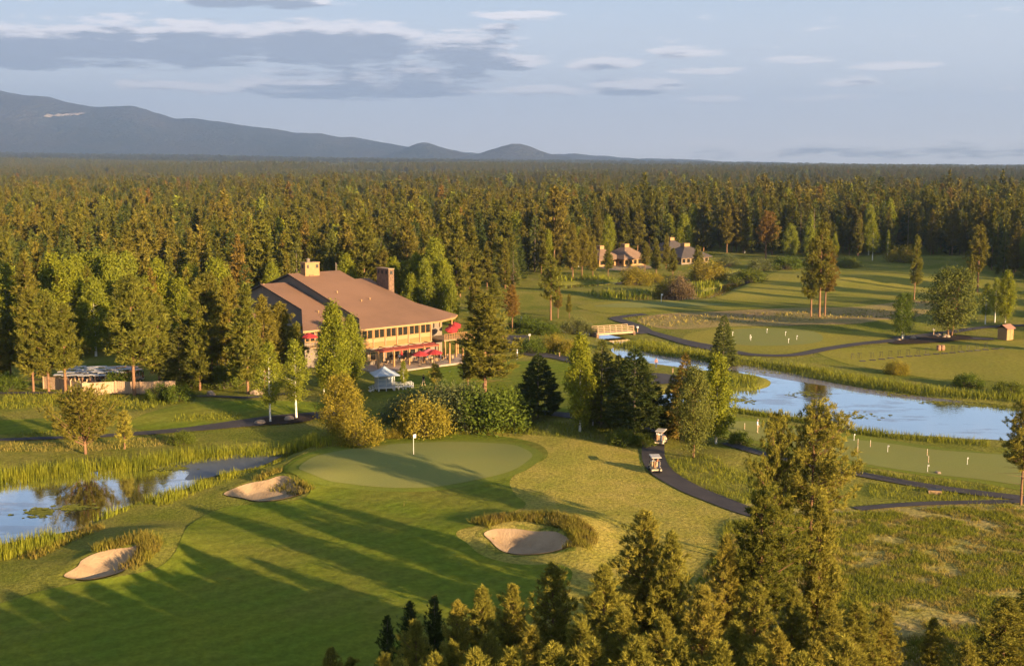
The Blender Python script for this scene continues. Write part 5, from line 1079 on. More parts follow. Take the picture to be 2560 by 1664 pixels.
used = {}
rsP = random.Random(11)
def plant(kind, name, x, y, h, label, cat='tree', group=None, variant=None, wide=1.0):
    tm, cm, h0 = PR[kind][variant if variant is not None else rsP.randrange(len(PR[kind]))]; s = h / h0
    t = empty(name, (x, y, hz(x, y) - .02), rsP.random() * 6.283, label=label, cat=cat, group=group); w = s * wide * rsP.uniform(.94, 1.06); t.scale = (w, w, s)
    link('trunk' if cat == 'tree' else 'stem', tm, t); link('crown', cm, t); return t
def top_h(px, top, y, x=None):
    d = ray(px, top); return H + d[2] * (y / d[1])
def T(kind, name, px, base, top, label, cat='tree', group=None, variant=None, wide=1.0):
    x, y = GH(px, base); return plant(kind, name, x, y, top_h(px, top, y) - hz(x, y), label, cat, group, variant, wide)
def TY(kind, name, px, top, Y, label, group=None, variant=None, wide=1.0):
    d = ray(px, top); x = d[0] / d[1] * Y; return plant(kind, name, x, Y, top_h(px, top, Y) - hz(x, Y), label, 'tree', group, variant, wide)

# foreground pines along the bottom edge: tip px, tip py, distance
FG = 'young pines along the near edge'
for (k, v, px, py, Y, lab, w) in [
    ('near', 0, 1613, 1283, 78, 'broad young pine left of the two tall pines, tallest of the bottom row', 1.15), ('near', 1, 1680, 1335, 76, 'young pine leaning against the right flank of the broad young pine', .95),
    ('near', 2, 1383, 1414, 72, 'double tipped young pine in the bottom row below the round bunker', 1.0), ('near', 3, 1512, 1420, 69, 'slender pale young pine just left of the broad young pine', 1.05),
    ('near', 4, 1283, 1466, 72, 'young pine left of the double tipped one in the bottom row', .95), ('near', 1, 1207, 1472, 70, 'young pine with thin spire tip third from the left in the bottom row', .95),
    ('near', 0, 1142, 1506, 69, 'young pine with twin candles beside the dark little trees', .9), ('near', 4, 1040, 1556, 66, 'wide pale young pine at the bottom edge before the dark little trees', 1.1),
    ('near', 3, 826, 1622, 66, 'lowest pine tip at the bottom edge, farthest left', .9), ('near', 2, 878, 1646, 66, 'pine tip barely rising above the bottom edge, second from the left', .9),
    ('dark', 0, 1086, 1490, 75, 'dark rounded little tree behind the bottom row, rightmost of three', .9), ('dark', 1, 1026, 1506, 75, 'dark little tree behind the bottom row, middle of three', 1.0), ('dark', 0, 968, 1540, 74, 'dark little tree behind the bottom row, leftmost of three', .9),
    ('near', 1, 1818, 1343, 78, 'young pine standing before the tall olive brown pine', .9), ('near', 2, 1890, 1460, 72, 'young pine at the bottom under the dead branches of the tall pine', 1.0),
    ('near', 0, 1760, 1470, 68, 'young pine at the bottom edge right of the broad young pine', 1.0), ('near', 4, 1560, 1530, 64, 'pale young pine crown filling the bottom edge below the broad young pine', 1.0), ('near', 3, 1660, 1545, 63, 'pale young pine low at the bottom edge in the thick of the row', 1.0),
    ('near', 3, 1985, 1474, 72, 'young pine right of the dead branches near the bottom edge', .95), ('near', 1, 2078, 1528, 70, 'young pine tip on the meadow side of the bottom row', 1.4), ('near', 4, 2142, 1510, 72, 'light young pine at the bottom edge with the meadow behind', 1.4),
    ('near', 2, 2212, 1516, 74, 'narrow young pine standing on the meadow at the bottom edge', 1.15), ('near', 3, 2334, 1544, 76, 'small lone pine on the meadow near the bottom right', 1.25), ('near', 0, 2516, 1494, 74, 'large pine in the bottom right corner', 1.9), ('near', 1, 2575, 1475, 76, 'pine cut by the right edge in the bottom corner', 1.9),
    ('near', 2, 1450, 1560, 63, 'pine crown low at the bottom edge between the double tipped and slender pines', 1.0), ('near', 0, 1330, 1570, 63, 'pine crown at the bottom edge under the double tipped pine', 1.0), ('near', 3, 1220, 1590, 62, 'pine crown at the bottom edge under the thin spire', 1.0), ('near', 1, 1130, 1610, 62, 'pine crown at the bottom edge under the twin candles', 1.0),
    ('near', 4, 1840, 1560, 63, 'pine crown at the bottom edge under the tall olive brown pine', 1.0), ('near', 2, 1940, 1580, 62, 'pine crown at the bottom edge left of the meadow', 1.0), ('near', 0, 2040, 1610, 62, 'pine crown at the bottom edge where the meadow begins', 1.0), ('near', 4, 960, 1640, 62, 'pine crown at the bottom edge below the leftmost dark tree', 1.0)]:
    TY(k, 'pine_tree', px, py, Y, lab, FG, v, w)
TY('open', 'pine_tree', 2038, 1028, 95, 'tall open pine rising over the near putting green, tallest in the foreground', None, 0, .92)
TY('open', 'pine_tree', 1942, 1045, 96, 'thin twiggy pine at the left shoulder of the tall open pine', None, 0, .62)
TY('open', 'pine_tree', 1907, 1235, 78, 'tall olive brown pine with bare dead lower branches in the foreground', None, 1, .95)
TY('near', 'pine_tree', 2055, 1250, 79, 'spreading pine in front of the tall open pine at the meadow edge', None, 3, .8)
T('open', 'pine_tree', 2552, 1262, 1012, 'open crowned pine cut by the right edge beside the near putting green', wide=.95, variant=0)
# pines below the frame whose long shadows stripe the fairway
for (x, y) in [(-7 + i * 6.4 + (j % 2) * 3.1 + ((i * 7 + j * 5) % 4 - 1.5) * .7, 30 + j * 4.3) for j in range(5) for i in range(9) if (i * 2 + j * 5) % 3]:
    h = min(15.5, 32.9 - .44 * y) * (1.0 if x < 12 else .62)
    plant('near', 'pine_tree', x, y, h, 'pine below the lower edge throwing its long shadow over the fairway', 'tree', 'pines below the lower edge')

for i, (px, py, Y) in enumerate([(1000, 1660, 56), (1090, 1640, 57), (1185, 1632, 56), (1280, 1628, 57), (1380, 1618, 56), (1480, 1612, 57), (1590, 1600, 56), (1700, 1600, 57), (1800, 1612, 56), (1900, 1622, 57), (2000, 1640, 56), (2110, 1600, 58), (2420, 1610, 62)]):
    TY('near', 'pine_tree', px, py, Y, 'pine crown cut off by the bottom edge, ' + 'first second third fourth fifth sixth seventh eighth ninth tenth eleventh twelfth thirteenth'.split()[i] + ' from the left', 'pine crowns along the bottom edge', None, 1.0)
# pines beyond the right edge whose shadows bar the far fairway
for i in range(15):
    y = 205 + i * 6.5; x = .44 * y + 14 + (i * 37 % 52); plant('far', 'pine_tree', x, y, 17 + (i * 13 % 8), 'pine beyond the right edge shading the far fairway', 'tree', 'pines beyond the right edge')
# middle of the course
for a in [
    ('fir', 'fir_tree', 1345, 1042, 886, 'dense dark fir with short bare trunk standing alone beyond the green', 0, 1.05), ('aspen', 'aspen_tree', 1450, 1078, 842, 'tall sunlit poplar with white trunk right of the dark fir', 1, .95), ('spruce', 'spruce_tree', 1503, 1066, 850, 'shaded conifer behind the tall poplar', 0, 1.0),
    ('aspen', 'aspen_tree', 1482, 1062, 905, 'shaded poplar with bare lower trunk between poplar and dark spruce', 3, .8), ('fir', 'fir_tree', 1585, 1088, 872, 'broad dark spruce with sunlit left boughs above the cart path', 1, 1.1), ('spruce', 'spruce_tree', 1545, 1070, 885, 'lighter conifer tucked behind the left flank of the broad dark spruce', 2, .9),
    ('rust_fir', 'spruce_tree', 1710, 1100, 884, 'rust tipped spruce left of the leafy tree over the farther cart', 0, 1.0), ('round', 'leafy_tree', 1733, 1142, 925, 'rounded leafy tree in front of the rust tipped spruce beside the cart path', 1, .62), ('aspen', 'aspen_tree', 1790, 1108, 896, 'yellow green poplar right of the rust tipped spruce at the pond', 0, 1.0), ('spruce', 'spruce_tree', 1680, 1092, 935, 'small shaded spruce behind the farther cart', 1, .8),
    ('spruce', 'spruce_tree', 1808, 906, 788, 'single conical spruce on the far bank of the pond', 1, .95),
    ('aspen', 'aspen_tree', 838, 985, 766, 'tall bright poplar covering the corner of the clubhouse roof', 0, .95), ('aspen', 'aspen_tree', 880, 975, 795, 'bright poplar just right of the tall one before the clubhouse windows', 2, .8), ('aspen', 'aspen_tree', 810, 985, 840, 'lower poplar at the left foot of the tall bright poplar', 3, .8),
    ('goldtree', 'willow_tree', 856, 1090, 940, 'golden bushy willow tree between birches and putting green', 0, 1.0),
    ('birch', 'birch_tree', 676, 1056, 858, 'leaning white trunked birch beside the shaded path, left of the pair', 0, 1.0), ('birch', 'birch_tree', 741, 1046, 852, 'upright white trunked birch beside the shaded path, right of the pair', 1, 1.05),
    ('mid', 'pine_tree', 1212, 985, 742, 'big broad pine covering the right end of the patio', 0, 1.75), ('mid', 'pine_tree', 1170, 965, 870, 'lower pine at the left foot of the big broad pine by the patio', 0, 1.2),
    ('smallpine', 'pine_tree', 214, 1134, 1010, 'round crowned little pine with forked trunk on the bank of the left pond', 0, 1.4), ('smallpine', 'pine_tree', 312, 1122, 1030, 'slim little pine right of the round crowned one', 1, 1.0),
    ('birch', 'maple_tree', 1009, 974, 902, 'small dark leaved tree in front of the white gazebo', 1, .95), ('smallpine', 'pine_tree', 1089, 975, 912, 'young dark green pine on the lawn right of the walker', 1, 1.25),
    ('pond', 'pine_tree', 1281, 832, 715, 'orange trunked pine at the bend of the wide path', 2, 1.0), ('pond', 'pine_tree', 1377, 800, 640, 'tall full pine left of the far green', 0, 1.1), ('pond', 'pine_tree', 1395, 795, 720, 'lower pine at the right foot of the tall full pine', 2, 1.0), ('pond', 'pine_tree', 1423, 795, 735, 'small pine with thin trunk right of the tall full pine', 1, .9), ('mid', 'pine_tree', 1185, 815, 700, 'spreading pine behind the upper deck umbrellas', 3, 1.1), ('mid', 'pine_tree', 1235, 800, 690, 'pale green pine behind the orange trunked pine', 1, 1.1),
    ('pond', 'pine_tree', 2027, 793, 600, 'leftmost trunk of the three tall pines on the dry meadow', 1, .8), ('pond', 'pine_tree', 2048, 793, 560, 'middle and tallest of the three tall pines on the dry meadow', 0, .9), ('pond', 'pine_tree', 2062, 791, 610, 'rightmost of the three tall pines on the dry meadow', 2, .95),
    ('pond', 'pine_tree', 2285, 752, 590, 'thin sparse pine alone on the far fairway', 1, .62), ('pond', 'pine_tree', 2443, 730, 565, 'tall ponderosa at the right end of the far fairway', 0, 1.1), ('pond', 'pine_tree', 2425, 735, 640, 'lower pine against the left side of the tall ponderosa', 1, .8),
    ('round', 'leafy_tree', 2257, 848, 736, 'compact round tree with white trunks in the mulch bed, smaller of two', 0, .85), ('round', 'leafy_tree', 2375, 840, 676, 'large broad leafy tree in the mulch bed', 1, 1.0), ('birch', 'birch_tree', 2463, 810, 710, 'leaning birch beside the upper path, first of the right hand trio', 0, 1.0), ('birch', 'birch_tree', 2487, 806, 695, 'birch in the middle of the right hand trio by the upper path', 1, .9), ('aspen', 'aspen_tree', 2513, 806, 683, 'fuller white trunked tree right in the trio by the upper path', 2, .9),
    ('birch', 'birch_tree', 2181, 651, 560, 'white trunked birch at the forest edge beyond the far fairway', 0, 1.1), ('birch', 'birch_tree', 2218, 650, 575, 'thin white trunk at the forest edge right of the birch', 1, .5), ('aspen', 'aspen_tree', 2022, 655, 540, 'pale tall aspen at the forest edge above the three pines', 3, .8), ('aspen', 'aspen_tree', 1975, 648, 565, 'rounded green aspen at the forest edge left of the three pines', 2, 1.2), ('aspen', 'aspen_tree', 1708, 636, 540, 'green pointed aspen rising behind the shaded house', 0, 1.0), ('pond', 'pine_tree', 1914, 648, 530, 'broad ponderosa with orange trunk at the far clearing', 2, 1.1), ('aspen', 'aspen_tree', 2085, 655, 585, 'slim dull aspen at the forest edge right of the three pines', 1, .8), ('aspen', 'aspen_tree', 2065, 650, 575, 'slim pale aspen just above the three pines', 3, .8),
    ('mid', 'pine_tree', 1640, 684, 600, 'small pine in front of the houses, left of two', 2, 1.2), ('mid', 'pine_tree', 1682, 690, 622, 'small dark pine in front of the shaded house, right of two', 0, 1.3),
    ('mid', 'pine_tree', 1482, 690, 590, 'pine left of the brown roofed house on the stream bank', 2, 1.0), ('mid', 'pine_tree', 1455, 695, 575, 'pine on the stream bank, second left of the brown roofed house', 1, 1.0), ('mid', 'pine_tree', 1432, 700, 560, 'tall dark pine on the stream bank, third left of the brown roofed house', 4, 1.0),
    ('mid', 'pine_tree', 1520, 690, 612, 'pine standing before the left brown roofed house', 4, 1.0), ('mid', 'pine_tree', 1612, 678, 606, 'pine at the right corner of the brown roofed house', 1, 1.1), ('mid', 'pine_tree', 1742, 680, 615, 'pine before the right end of the shaded house', 3, 1.0), ('mid', 'pine_tree', 1665, 672, 585, 'tall pine between the brown roofed and shaded houses', 2, 1.0),
    ('snag', 'dead_tree', 2268, 640, 536, 'bare white snag standing in the far forest', 0, .4), ('bush_brown', 'bare_tree', 1275, 712, 655, 'leafless purplish tree before the dark firs behind the clubhouse', 0, .6),
]:
    T(a[0], a[1], a[2], a[3], a[4], a[5], 'tree', None, a[6], a[7])
# left screen of pines
for a in [('mid', 84, 980, 730, 'stout orange trunked pine at the left end of the plank fence', 0), ('mid', 122, 980, 735, 'pine with pale lamp like knot, second from the left before the parked carts', 1), ('pond', 164, 980, 760, 'pine with long bare pale trunk before the parked carts', 1), ('mid', 28, 962, 790, 'low pine at the left edge before the forest', 3), ('mid', 5, 968, 800, 'pine cut by the left edge', 4), ('mid', 336, 988, 695, 'tall layered pine at the right end of the plank fence', 3), ('mid', 400, 970, 743, 'rounded pine right of the tall layered pine', 0),
          ('spruce', 450, 972, 818, 'slender spruce with pointed tip left of its twin', 0), ('spruce', 478, 968, 795, 'slender spruce with pointed tip right of its twin', 1), ('mid', 530, 966, 690, 'tall pine in the screen left of the clubhouse, mid way', 1), ('mid', 578, 962, 697, 'pine in the screen left of the clubhouse with its tip before the wing roof', 4), ('mid', 620, 985, 715, 'straight trunked pine in front of the clubhouse wing', 2), ('mid', 662, 972, 745, 'pine in front of the grey clubhouse wall', 0), ('mid', 705, 962, 762, 'pine right beside the lower roof corner', 3), ('mid', 500, 975, 760, 'pine between the twin spruces and the tall screen pine', 2), ('mid', 745, 955, 810, 'short pine below the lower roof eave', 1)]:
    T(a[0], 'spruce_tree' if a[0] == 'spruce' else 'pine_tree', a[1], a[2], a[3], a[4], 'tree', None, a[5], 1.15)
# bright aspens
ORD = 'first second third fourth fifth sixth seventh eighth ninth tenth eleventh twelfth thirteenth fourteenth fifteenth sixteenth seventeenth eighteenth nineteenth twentieth'.split()
for i, (px, b, t) in enumerate(sorted([(23, 880, 668), (70, 890, 700), (140, 872, 642), (180, 885, 663), (197, 865, 645), (223, 860, 638), (252, 862, 640), (288, 868, 647), (326, 850, 636), (372, 855, 690), (402, 848, 650), (452, 850, 700), (480, 830, 668), (545, 835, 655), (240, 890, 700), (120, 900, 735), (330, 880, 700), (475, 905, 745), (520, 900, 760), (562, 912, 752)], key=lambda q: q[0])):
    T('aspen', 'aspen_tree', px, b, t, 'bright yellow green aspen left of the clubhouse, ' + ORD[i] + ' from the left in its stand', 'tree', 'aspens left of the clubhouse', None, 1.15)
for i, (px, b, t) in enumerate(sorted([(867, 775, 640), (985, 790, 648), (1010, 788, 660), (1040, 790, 640), (1088, 795, 602), (1065, 800, 650), (1110, 800, 660), (1030, 800, 690), (955, 745, 655), (1130, 815, 705)], key=lambda q: q[0])):
    T('aspen', 'aspen_tree', px, b, t, 'bright aspen behind the clubhouse roof, ' + ORD[i] + ' from the left', 'tree', 'aspens behind the clubhouse', None, 1.15)
# shrubs
for a in [('bush_gold', 1060, 1090, 993, 'large rounded golden willow bush behind the foreground green', 1.0), ('bush_gold', 903, 1112, 1040, 'pale golden willow bush left behind the flag', 1.15), ('bush_gold', 985, 1095, 1070, 'low yellow bush at the foot of the large golden willow bush', 1.3), ('bush_blue', 1010, 1055, 985, 'grey green willow left behind the golden bush', 1.1), ('bush_blue', 1105, 1062, 958, 'tall grey green willow behind the golden bush', 1.0), ('bush_blue', 1165, 1066, 955, 'broad grey green willow in the middle of the thicket', 1.0), ('bush_green', 1225, 1070, 970, 'dark green bush in the thicket left of the dark fir', 1.1), ('bush_green', 1265, 1065, 1000, 'dark bush at the right end of the thicket', 1.0), ('bush_gold', 1140, 1048, 970, 'sunlit yellowish bush in the thicket', .7), ('bush_blue', 1050, 1042, 965, 'grey willow at the back of the thicket below the walker', 1.0),
          ('bush_green', 398, 1000, 962, 'round dark bush beside the shaded path, left of two', 1.0), ('bush_green', 447, 1002, 962, 'round dark bush beside the shaded path, right of two', 1.0), ('bush_green', 300, 975, 930, 'dark bush in front of the plank fence', 1.0), ('bush_green', 20, 975, 935, 'green bush under the pines at the left edge', 1.1), ('bush_green', 455, 1110, 1078, 'low green bush in the reeds of the left pond', 1.2), ('bush_green', 190, 976, 955, 'small light bush at the fence corner', .8), ('bush_green', 515, 960, 905, 'dark bush under the screen pines', 1.0), ('bush_green', 560, 970, 915, 'dark bush in the shade under the tall screen pine', 1.0),
          ('bush_green', 1330, 832, 800, 'long dark green bush on the stream bank left of the bridge', 1.5), ('bush_green', 1365, 835, 808, 'dark bush on the stream bank beside the long one', 1.5), ('bush_blue', 1440, 832, 792, 'grey green bush just left of the bridge', 1.0), ('bush_blue', 1470, 836, 805, 'bush touching the left end of the bridge', .9), ('bush_green', 1300, 828, 790, 'round bush behind the orange trunk', .9), ('bush_green', 1330, 880, 845, 'light green thicket below the wide path bank', 1.3), ('bush_gold', 1390, 878, 838, 'yellow green thicket between path and stream', 1.2), ('bush_gold', 1430, 885, 850, 'yellow green bush at the stream left of the conifers', 1.2),
          ('bush_gold', 1590, 712, 668, 'rounded golden willow in front of the sandy terrace', 1.25), ('bush_gold', 1640, 705, 682, 'small golden willow between the rounded ones', 1.2), ('bush_gold', 1768, 700, 652, 'large golden willow dome below the shaded house', 1.3), ('bush_brown', 1700, 738, 690, 'reddish brown leafless bush on the far pond', .9), ('bush_gold', 1675, 730, 694, 'grey gold bush left of the reddish brown one', 1.0), ('bush_green', 1872, 702, 674, 'round green bush beside the narrow stream', 1.5), ('bush_green', 1965, 672, 642, 'dark green round bush at the forest edge', 1.5), ('bush_blue', 1905, 672, 645, 'grey bush on the stream bank at the clearing', 1.3), ('bush_blue', 1820, 665, 635, 'bluish bush above the narrow stream', 1.3), ('bush_green', 2120, 668, 645, 'green bush at the head of the far fairway', 1.6), ('bush_gold', 2255, 655, 615, 'sunlit round bush at the far forest edge', 1.2),
          ('bush_gold', 2243, 935, 900, 'pale rounded willow bush on the far bank of the pond', 1.2), ('bush_green', 2420, 965, 935, 'dark reedy bush on the right pond bank', 1.4), ('bush_green', 2520, 985, 955, 'dark bush on the right pond bank at the frame edge', 1.5), ('bush_green', 1850, 1110, 1078, 'dark shrub at the foot of the poplar by the putting green', 1.0), ('bush_green', 1560, 1108, 1072, 'dark undergrowth shrub under the conifers, left', 1.4), ('bush_green', 1610, 1112, 1085, 'dark undergrowth shrub under the conifers near the path', 1.3)]:
    T(a[0], 'shrub', a[1], a[2], a[3], a[4], 'shrub', None, None, a[5])

# ------------------------------------------------------------------ the forest
rsF = np.random.RandomState(5)
EDGE = np.array([(-700, 905), (0, 898), (330, 888), (520, 880), (640, 862), (700, 815), (760, 775), (1000, 765), (1100, 770), (1180, 745), (1300, 722), (1345, 690), (1480, 668), (1500, 640), (1600, 638), (1690, 634), (1740, 636), (1830, 632), (1900, 636), (2150, 640), (2300, 636), (2430, 650), (2500, 690), (2600, 705), (3200, 760)], float)
clubpoly = [loc2w(u, v)[:2] for u, v in ((-24, -10), (24, -10), (24, 50), (-24, 50))]
houses = [G(*p) for p in ((1562, 661), (1500, 663), (1712, 657), (1676, 640), (1148, 664))]
def grid(y0, y1, step, k=.47, pad=25):
    yy = np.arange(y0, y1, step); P = []
    for y in yy:
        w = k * y + pad; x = np.arange(-w, w, step); P.append(np.stack([x, np.full(len(x), y)], 1))
    P = np.concatenate(P); return P + rsF.uniform(-.48, .48, P.shape) * step
def in_forest(P):
    px, py = proj(P[:, 0], P[:, 1], 0.0); ok = py < np.interp(px, EDGE[:, 0], EDGE[:, 1])
    ok &= sdf(clubpoly, P[:, 0], P[:, 1]) > 0
    for (hx, hy) in houses: ok &= ~((np.hypot(P[:, 0] - hx, P[:, 1] - hy) < 9.5) | ((np.abs(P[:, 0] - hx) < 7) & (P[:, 1] < hy) & (P[:, 1] > hy - 30)))
    for W in PONDS: ok &= sdf(W, P[:, 0], P[:, 1]) > 1.5
    return ok
P1 = grid(185, 760, 6.0); P1 = P1[in_forest(P1)]
P1 = P1[rsF.rand(len(P1)) < .86]
px1, py1 = proj(P1[:, 0], P1[:, 1], 0.0)
h1 = np.clip(rsF.normal(.92, .19, len(P1)), .45, 1.4) * np.interp(px1, [0, 700, 1300, 1700, 2560], [15.5, 15, 16, 18, 18]) * np.where(rsF.rand(len(P1)) < .05, 1.15, 1.0)
edge_gap = np.interp(px1, EDGE[:, 0], EDGE[:, 1]) - py1
order = np.argsort(edge_gap + (np.abs(px1 - 1280) > 1330) * 1e4)
aspen_p = (rsF.rand(len(P1)) < np.where(edge_gap < 26, .16, .03)) & (np.abs(px1 - 1280) < 1330)
npine = nasp = 0; rest = np.ones(len(P1), bool)
for i in order:
    if abs(px1[i] - 1280) > 1330: break
    x, y = P1[i]
    if aspen_p[i] and nasp < 60: nasp += 1; plant('aspen', 'aspen_tree', x, y, h1[i] * .8, 'light green aspen among the dark pines of the forest', 'tree', 'aspens scattered in the forest', None, 1.0); rest[i] = False
    elif npine < 195:
        npine += 1; g = ('left of' if px1[i] < 640 else 'behind' if px1[i] < 1330 else 'beyond') ; where = {'left of': 'forest left of the clubhouse', 'behind': 'forest behind the clubhouse', 'beyond': 'forest beyond the far fairway'}[g]
        plant('far' if i % 6 else 'far_fir', 'pine_tree' if i % 6 else 'fir_tree', x, y, h1[i], ('olive brown pine' if i % 6 else 'dark pointed fir') + '  at the front of the ' + where, 'tree', ('front pines of the ' if i % 6 else 'front firs of the ') + where); rest[i] = False
    if npine >= 195 and nasp >= 60: break
P1 = P1[rest]; h1 = h1[rest]; a1 = aspen_p[rest]
P2 = grid(760, 2400, 12.5); P2 = P2[rsF.rand(len(P2)) < .9]
P3 = np.concatenate([grid(2400, 5200, 24.0), grid(5200, 12500, 75.0)]); w3 = np.where(P3[:, 1] < 5200, rsF.uniform(1.3, 2.1, len(P3)), rsF.uniform(4, 6.5, len(P3)))
k3 = vnoise(P3[:, 0], P3[:, 1] * .7, 120, 79) > .25; P3 = P3[k3]; w3 = w3[k3]
# clearing bands in the far woods
m2 = (vnoise(P2[:, 0], P2[:, 1] * 1.6, 160, 77) > .2) & (vnoise(P2[:, 0], P2[:, 1], 40, 78) > .22); P2 = P2[m2]
# low-detail trees that the mass of the forest is made of
fproto = bpy.data.collections.new('forest_tree_shapes')
fproto_far = bpy.data.collections.new('far_forest_tree_shapes')
def lowtree(i, m, cone, col=None):
    rs = np.random.RandomState(300 + i)
    tm, cm, h = pine(300 + i, 18, (.1, .16, .05, .2)[i % 4], (3.2, 3.5, 2.8, 3.4)[i % 4], 62, 13, 1.05, .12, 6, m, MT['bark'], (.75, .55, .95, .6)[i % 4], .6, .12, .2, .55, limbs=False, gap=.05)
    o = bpy.data.objects.new('forest_tree_%02d' % i, cm); (col or fproto).objects.link(o)
for i in range(4): lowtree(i, MT['needle'], 1, fproto_far)  # brighter needles: front lit look of the distant canopy put into colour
for i in range(4): lowtree(i, MT['needle_far'], 1)
lowtree(4, MT['needle_rust'], 1)
for i in (6, 7):
    ft, fc, fh = fir(340 + i, 18, .05, 3.0, 80, 12, 1.2, .13, 6, MT['needle_dark'] if i == 6 else MT['needle_blue']); fproto.objects.link(bpy.data.objects.new('forest_tree_%02d' % i, fc))
tm_, cm_, h_ = broad(321, 18, .12, 3.4, 40, 16, .55, MT['leaf'], MT['bark_grey'], 1.1, 1, .7, .36); fproto.objects.link(bpy.data.objects.new('forest_tree_05', cm_))
def scatter(name, P, hs, wide, idxs, label, col=fproto):
    z = height(P[:, 0], P[:, 1], False) - .2; me = bpy.data.meshes.new(name); n = len(P); me.vertices.add(n); me.vertices.foreach_set('co', np.column_stack([P, z]).astype(np.float32).ravel())
    s = hs / 18.0; sc = np.column_stack([s * wide, s * wide, s]).astype(np.float32)
    a = me.attributes.new('scl', 'FLOAT_VECTOR', 'POINT'); a.data.foreach_set('vector', sc.ravel())
    a = me.attributes.new('rotz', 'FLOAT', 'POINT'); a.data.foreach_set('value', (rsF.rand(n) * 6.283).astype(np.float32))
    a = me.attributes.new('pick', 'INT', 'POINT'); a.data.foreach_set('value', idxs.astype(np.int32)); me.update()
    o = link(name, me); tag(o, label=label, kind='stuff')
    g = bpy.data.node_groups.new(name, 'GeometryNodeTree'); g.interface.new_socket('Geometry', in_out='INPUT', socket_type='NodeSocketGeometry'); g.interface.new_socket('Geometry', in_out='OUTPUT', socket_type='NodeSocketGeometry')
    N = g.nodes; gi = N.new('NodeGroupInput'); go = N.new('NodeGroupOutput'); ins = N.new('GeometryNodeInstanceOnPoints'); ci = N.new('GeometryNodeCollectionInfo'); ci.inputs['Collection'].default_value = col; ci.inputs['Separate Children'].default_value = True; ci.inputs['Reset Children'].default_value = True
    def attr(nm, t): n_ = N.new('GeometryNodeInputNamedAttribute'); n_.data_type = t; n_.inputs['Name'].default_value = nm; return n_.outputs['Attribute']
    L = g.links; L.new(gi.outputs[0], ins.inputs['Points']); L.new(ci.outputs[0], ins.inputs['Instance']); ins.inputs['Pick Instance'].default_value = True
    L.new(attr('pick', 'INT'), ins.inputs['Instance Index']); L.new(attr('scl', 'FLOAT_VECTOR'), ins.inputs['Scale']); cx = N.new('ShaderNodeCombineXYZ'); L.new(attr('rotz', 'FLOAT'), cx.inputs[2]); L.new(cx.outputs[0], ins.inputs['Rotation']); L.new(ins.outputs[0], go.inputs[0])
    md = o.modifiers.new('scatter', 'NODES'); md.node_group = g; return o
def picks(n, asp): p = rsF.choice([0, 1, 2, 3, 4, 6, 7], n, p=[.22, .19, .22, .13, .02, .11, .11]); r = rsF.rand(n); p[r < asp] = 5; return p
pk = picks(len(P1), 0.0); pk[a1] = 5
scatter('forest', P1, h1, rsF.uniform(.9, 1.25, len(P1)), pk, 'dense pine forest massed behind the front trees')
scatter('distant_forest', P2, np.clip(rsF.normal(15, 3.2, len(P2)), 8, 23), rsF.uniform(1.1, 1.7, len(P2)), picks(len(P2), .015), 'unbroken pine forest rolling away to the plain')
scatter('horizon_forest', P3, rsF.uniform(12, 24, len(P3)), w3, rsF.randint(0, 4, len(P3)), 'far hazy forest below the mountains', fproto_far)

# ------------------------------------------------------------------ reeds, bank grass, meadow grass, lily pads
rsG = np.random.RandomState(8)
def blades(P, hmin, hmax, w, lean, n=1, z=None):
    P = np.repeat(P, n, 0); N = len(P); P = P + rsG.normal(0, .06, P.shape) * (n > 1); zz = (height(P[:, 0], P[:, 1]) if z is None else np.full(N, z)); b = np.column_stack([P, zz - .03]); hh = rsG.uniform(hmin, hmax, N)
    a = rsG.rand(N) * 6.283; d = np.column_stack([rsG.normal(0, lean, N), rsG.normal(0, lean, N), np.ones(N)]); tip = b + d * hh[:, None]; sd = np.column_stack([np.cos(a), np.sin(a), np.zeros(N)]) * (w * rsG.uniform(.6, 1.3, N))[:, None]
    mid = b + d * (hh * .55)[:, None] + sd * .1
    return np.stack([b - sd, b + sd, mid + sd * .85, mid + sd * .85, mid - sd * .85, b - sd, mid - sd * .85, mid + sd * .85, tip], 1).reshape(-1, 3)
def band(pts, width, dens, side=0.0, clump=0.0):
    C = np.asarray(smooth_poly(GP(D(pts)), 8, closed=False)); seg = np.linalg.norm(np.diff(C, axis=0), axis=1); Ltot = seg.sum(); n = int(Ltot * width * dens); s = rsG.rand(n) * Ltot; cs = np.concatenate([[0], np.cumsum(seg)])
    x = np.interp(s, cs, C[:, 0]); y = np.interp(s, cs, C[:, 1]); T_ = np.gradient(C, axis=0); T_ = unit(T_); nxn = np.interp(s, cs, -T_[:, 1]); nyn = np.interp(s, cs, T_[:, 0]); o = (rsG.rand(n) - .5 + side) * width
    P = np.column_stack([x + nxn * o, y + nyn * o]); keep = vnoise(P[:, 0], P[:, 1], 1.6, 3) + .15 > rsG.rand(n) * .75
    for Q_ in PATH_POLY:
        A_ = np.asarray(Q_)
        if (A_[:, 0].min() < P[:, 0].max()) and (A_[:, 0].max() > P[:, 0].min()) and (A_[:, 1].min() < P[:, 1].max()) and (A_[:, 1].max() > P[:, 1].min()): keep &= sdf(Q_, P[:, 0], P[:, 1]) > .15
    if clump: keep &= vnoise(P[:, 0], P[:, 1], 4.5, 6) > clump
    return P[keep]
def stuff(name, V, m, label): return tag(link(name, tri_obj(name, np.concatenate(V), m)), label=label, kind='stuff')
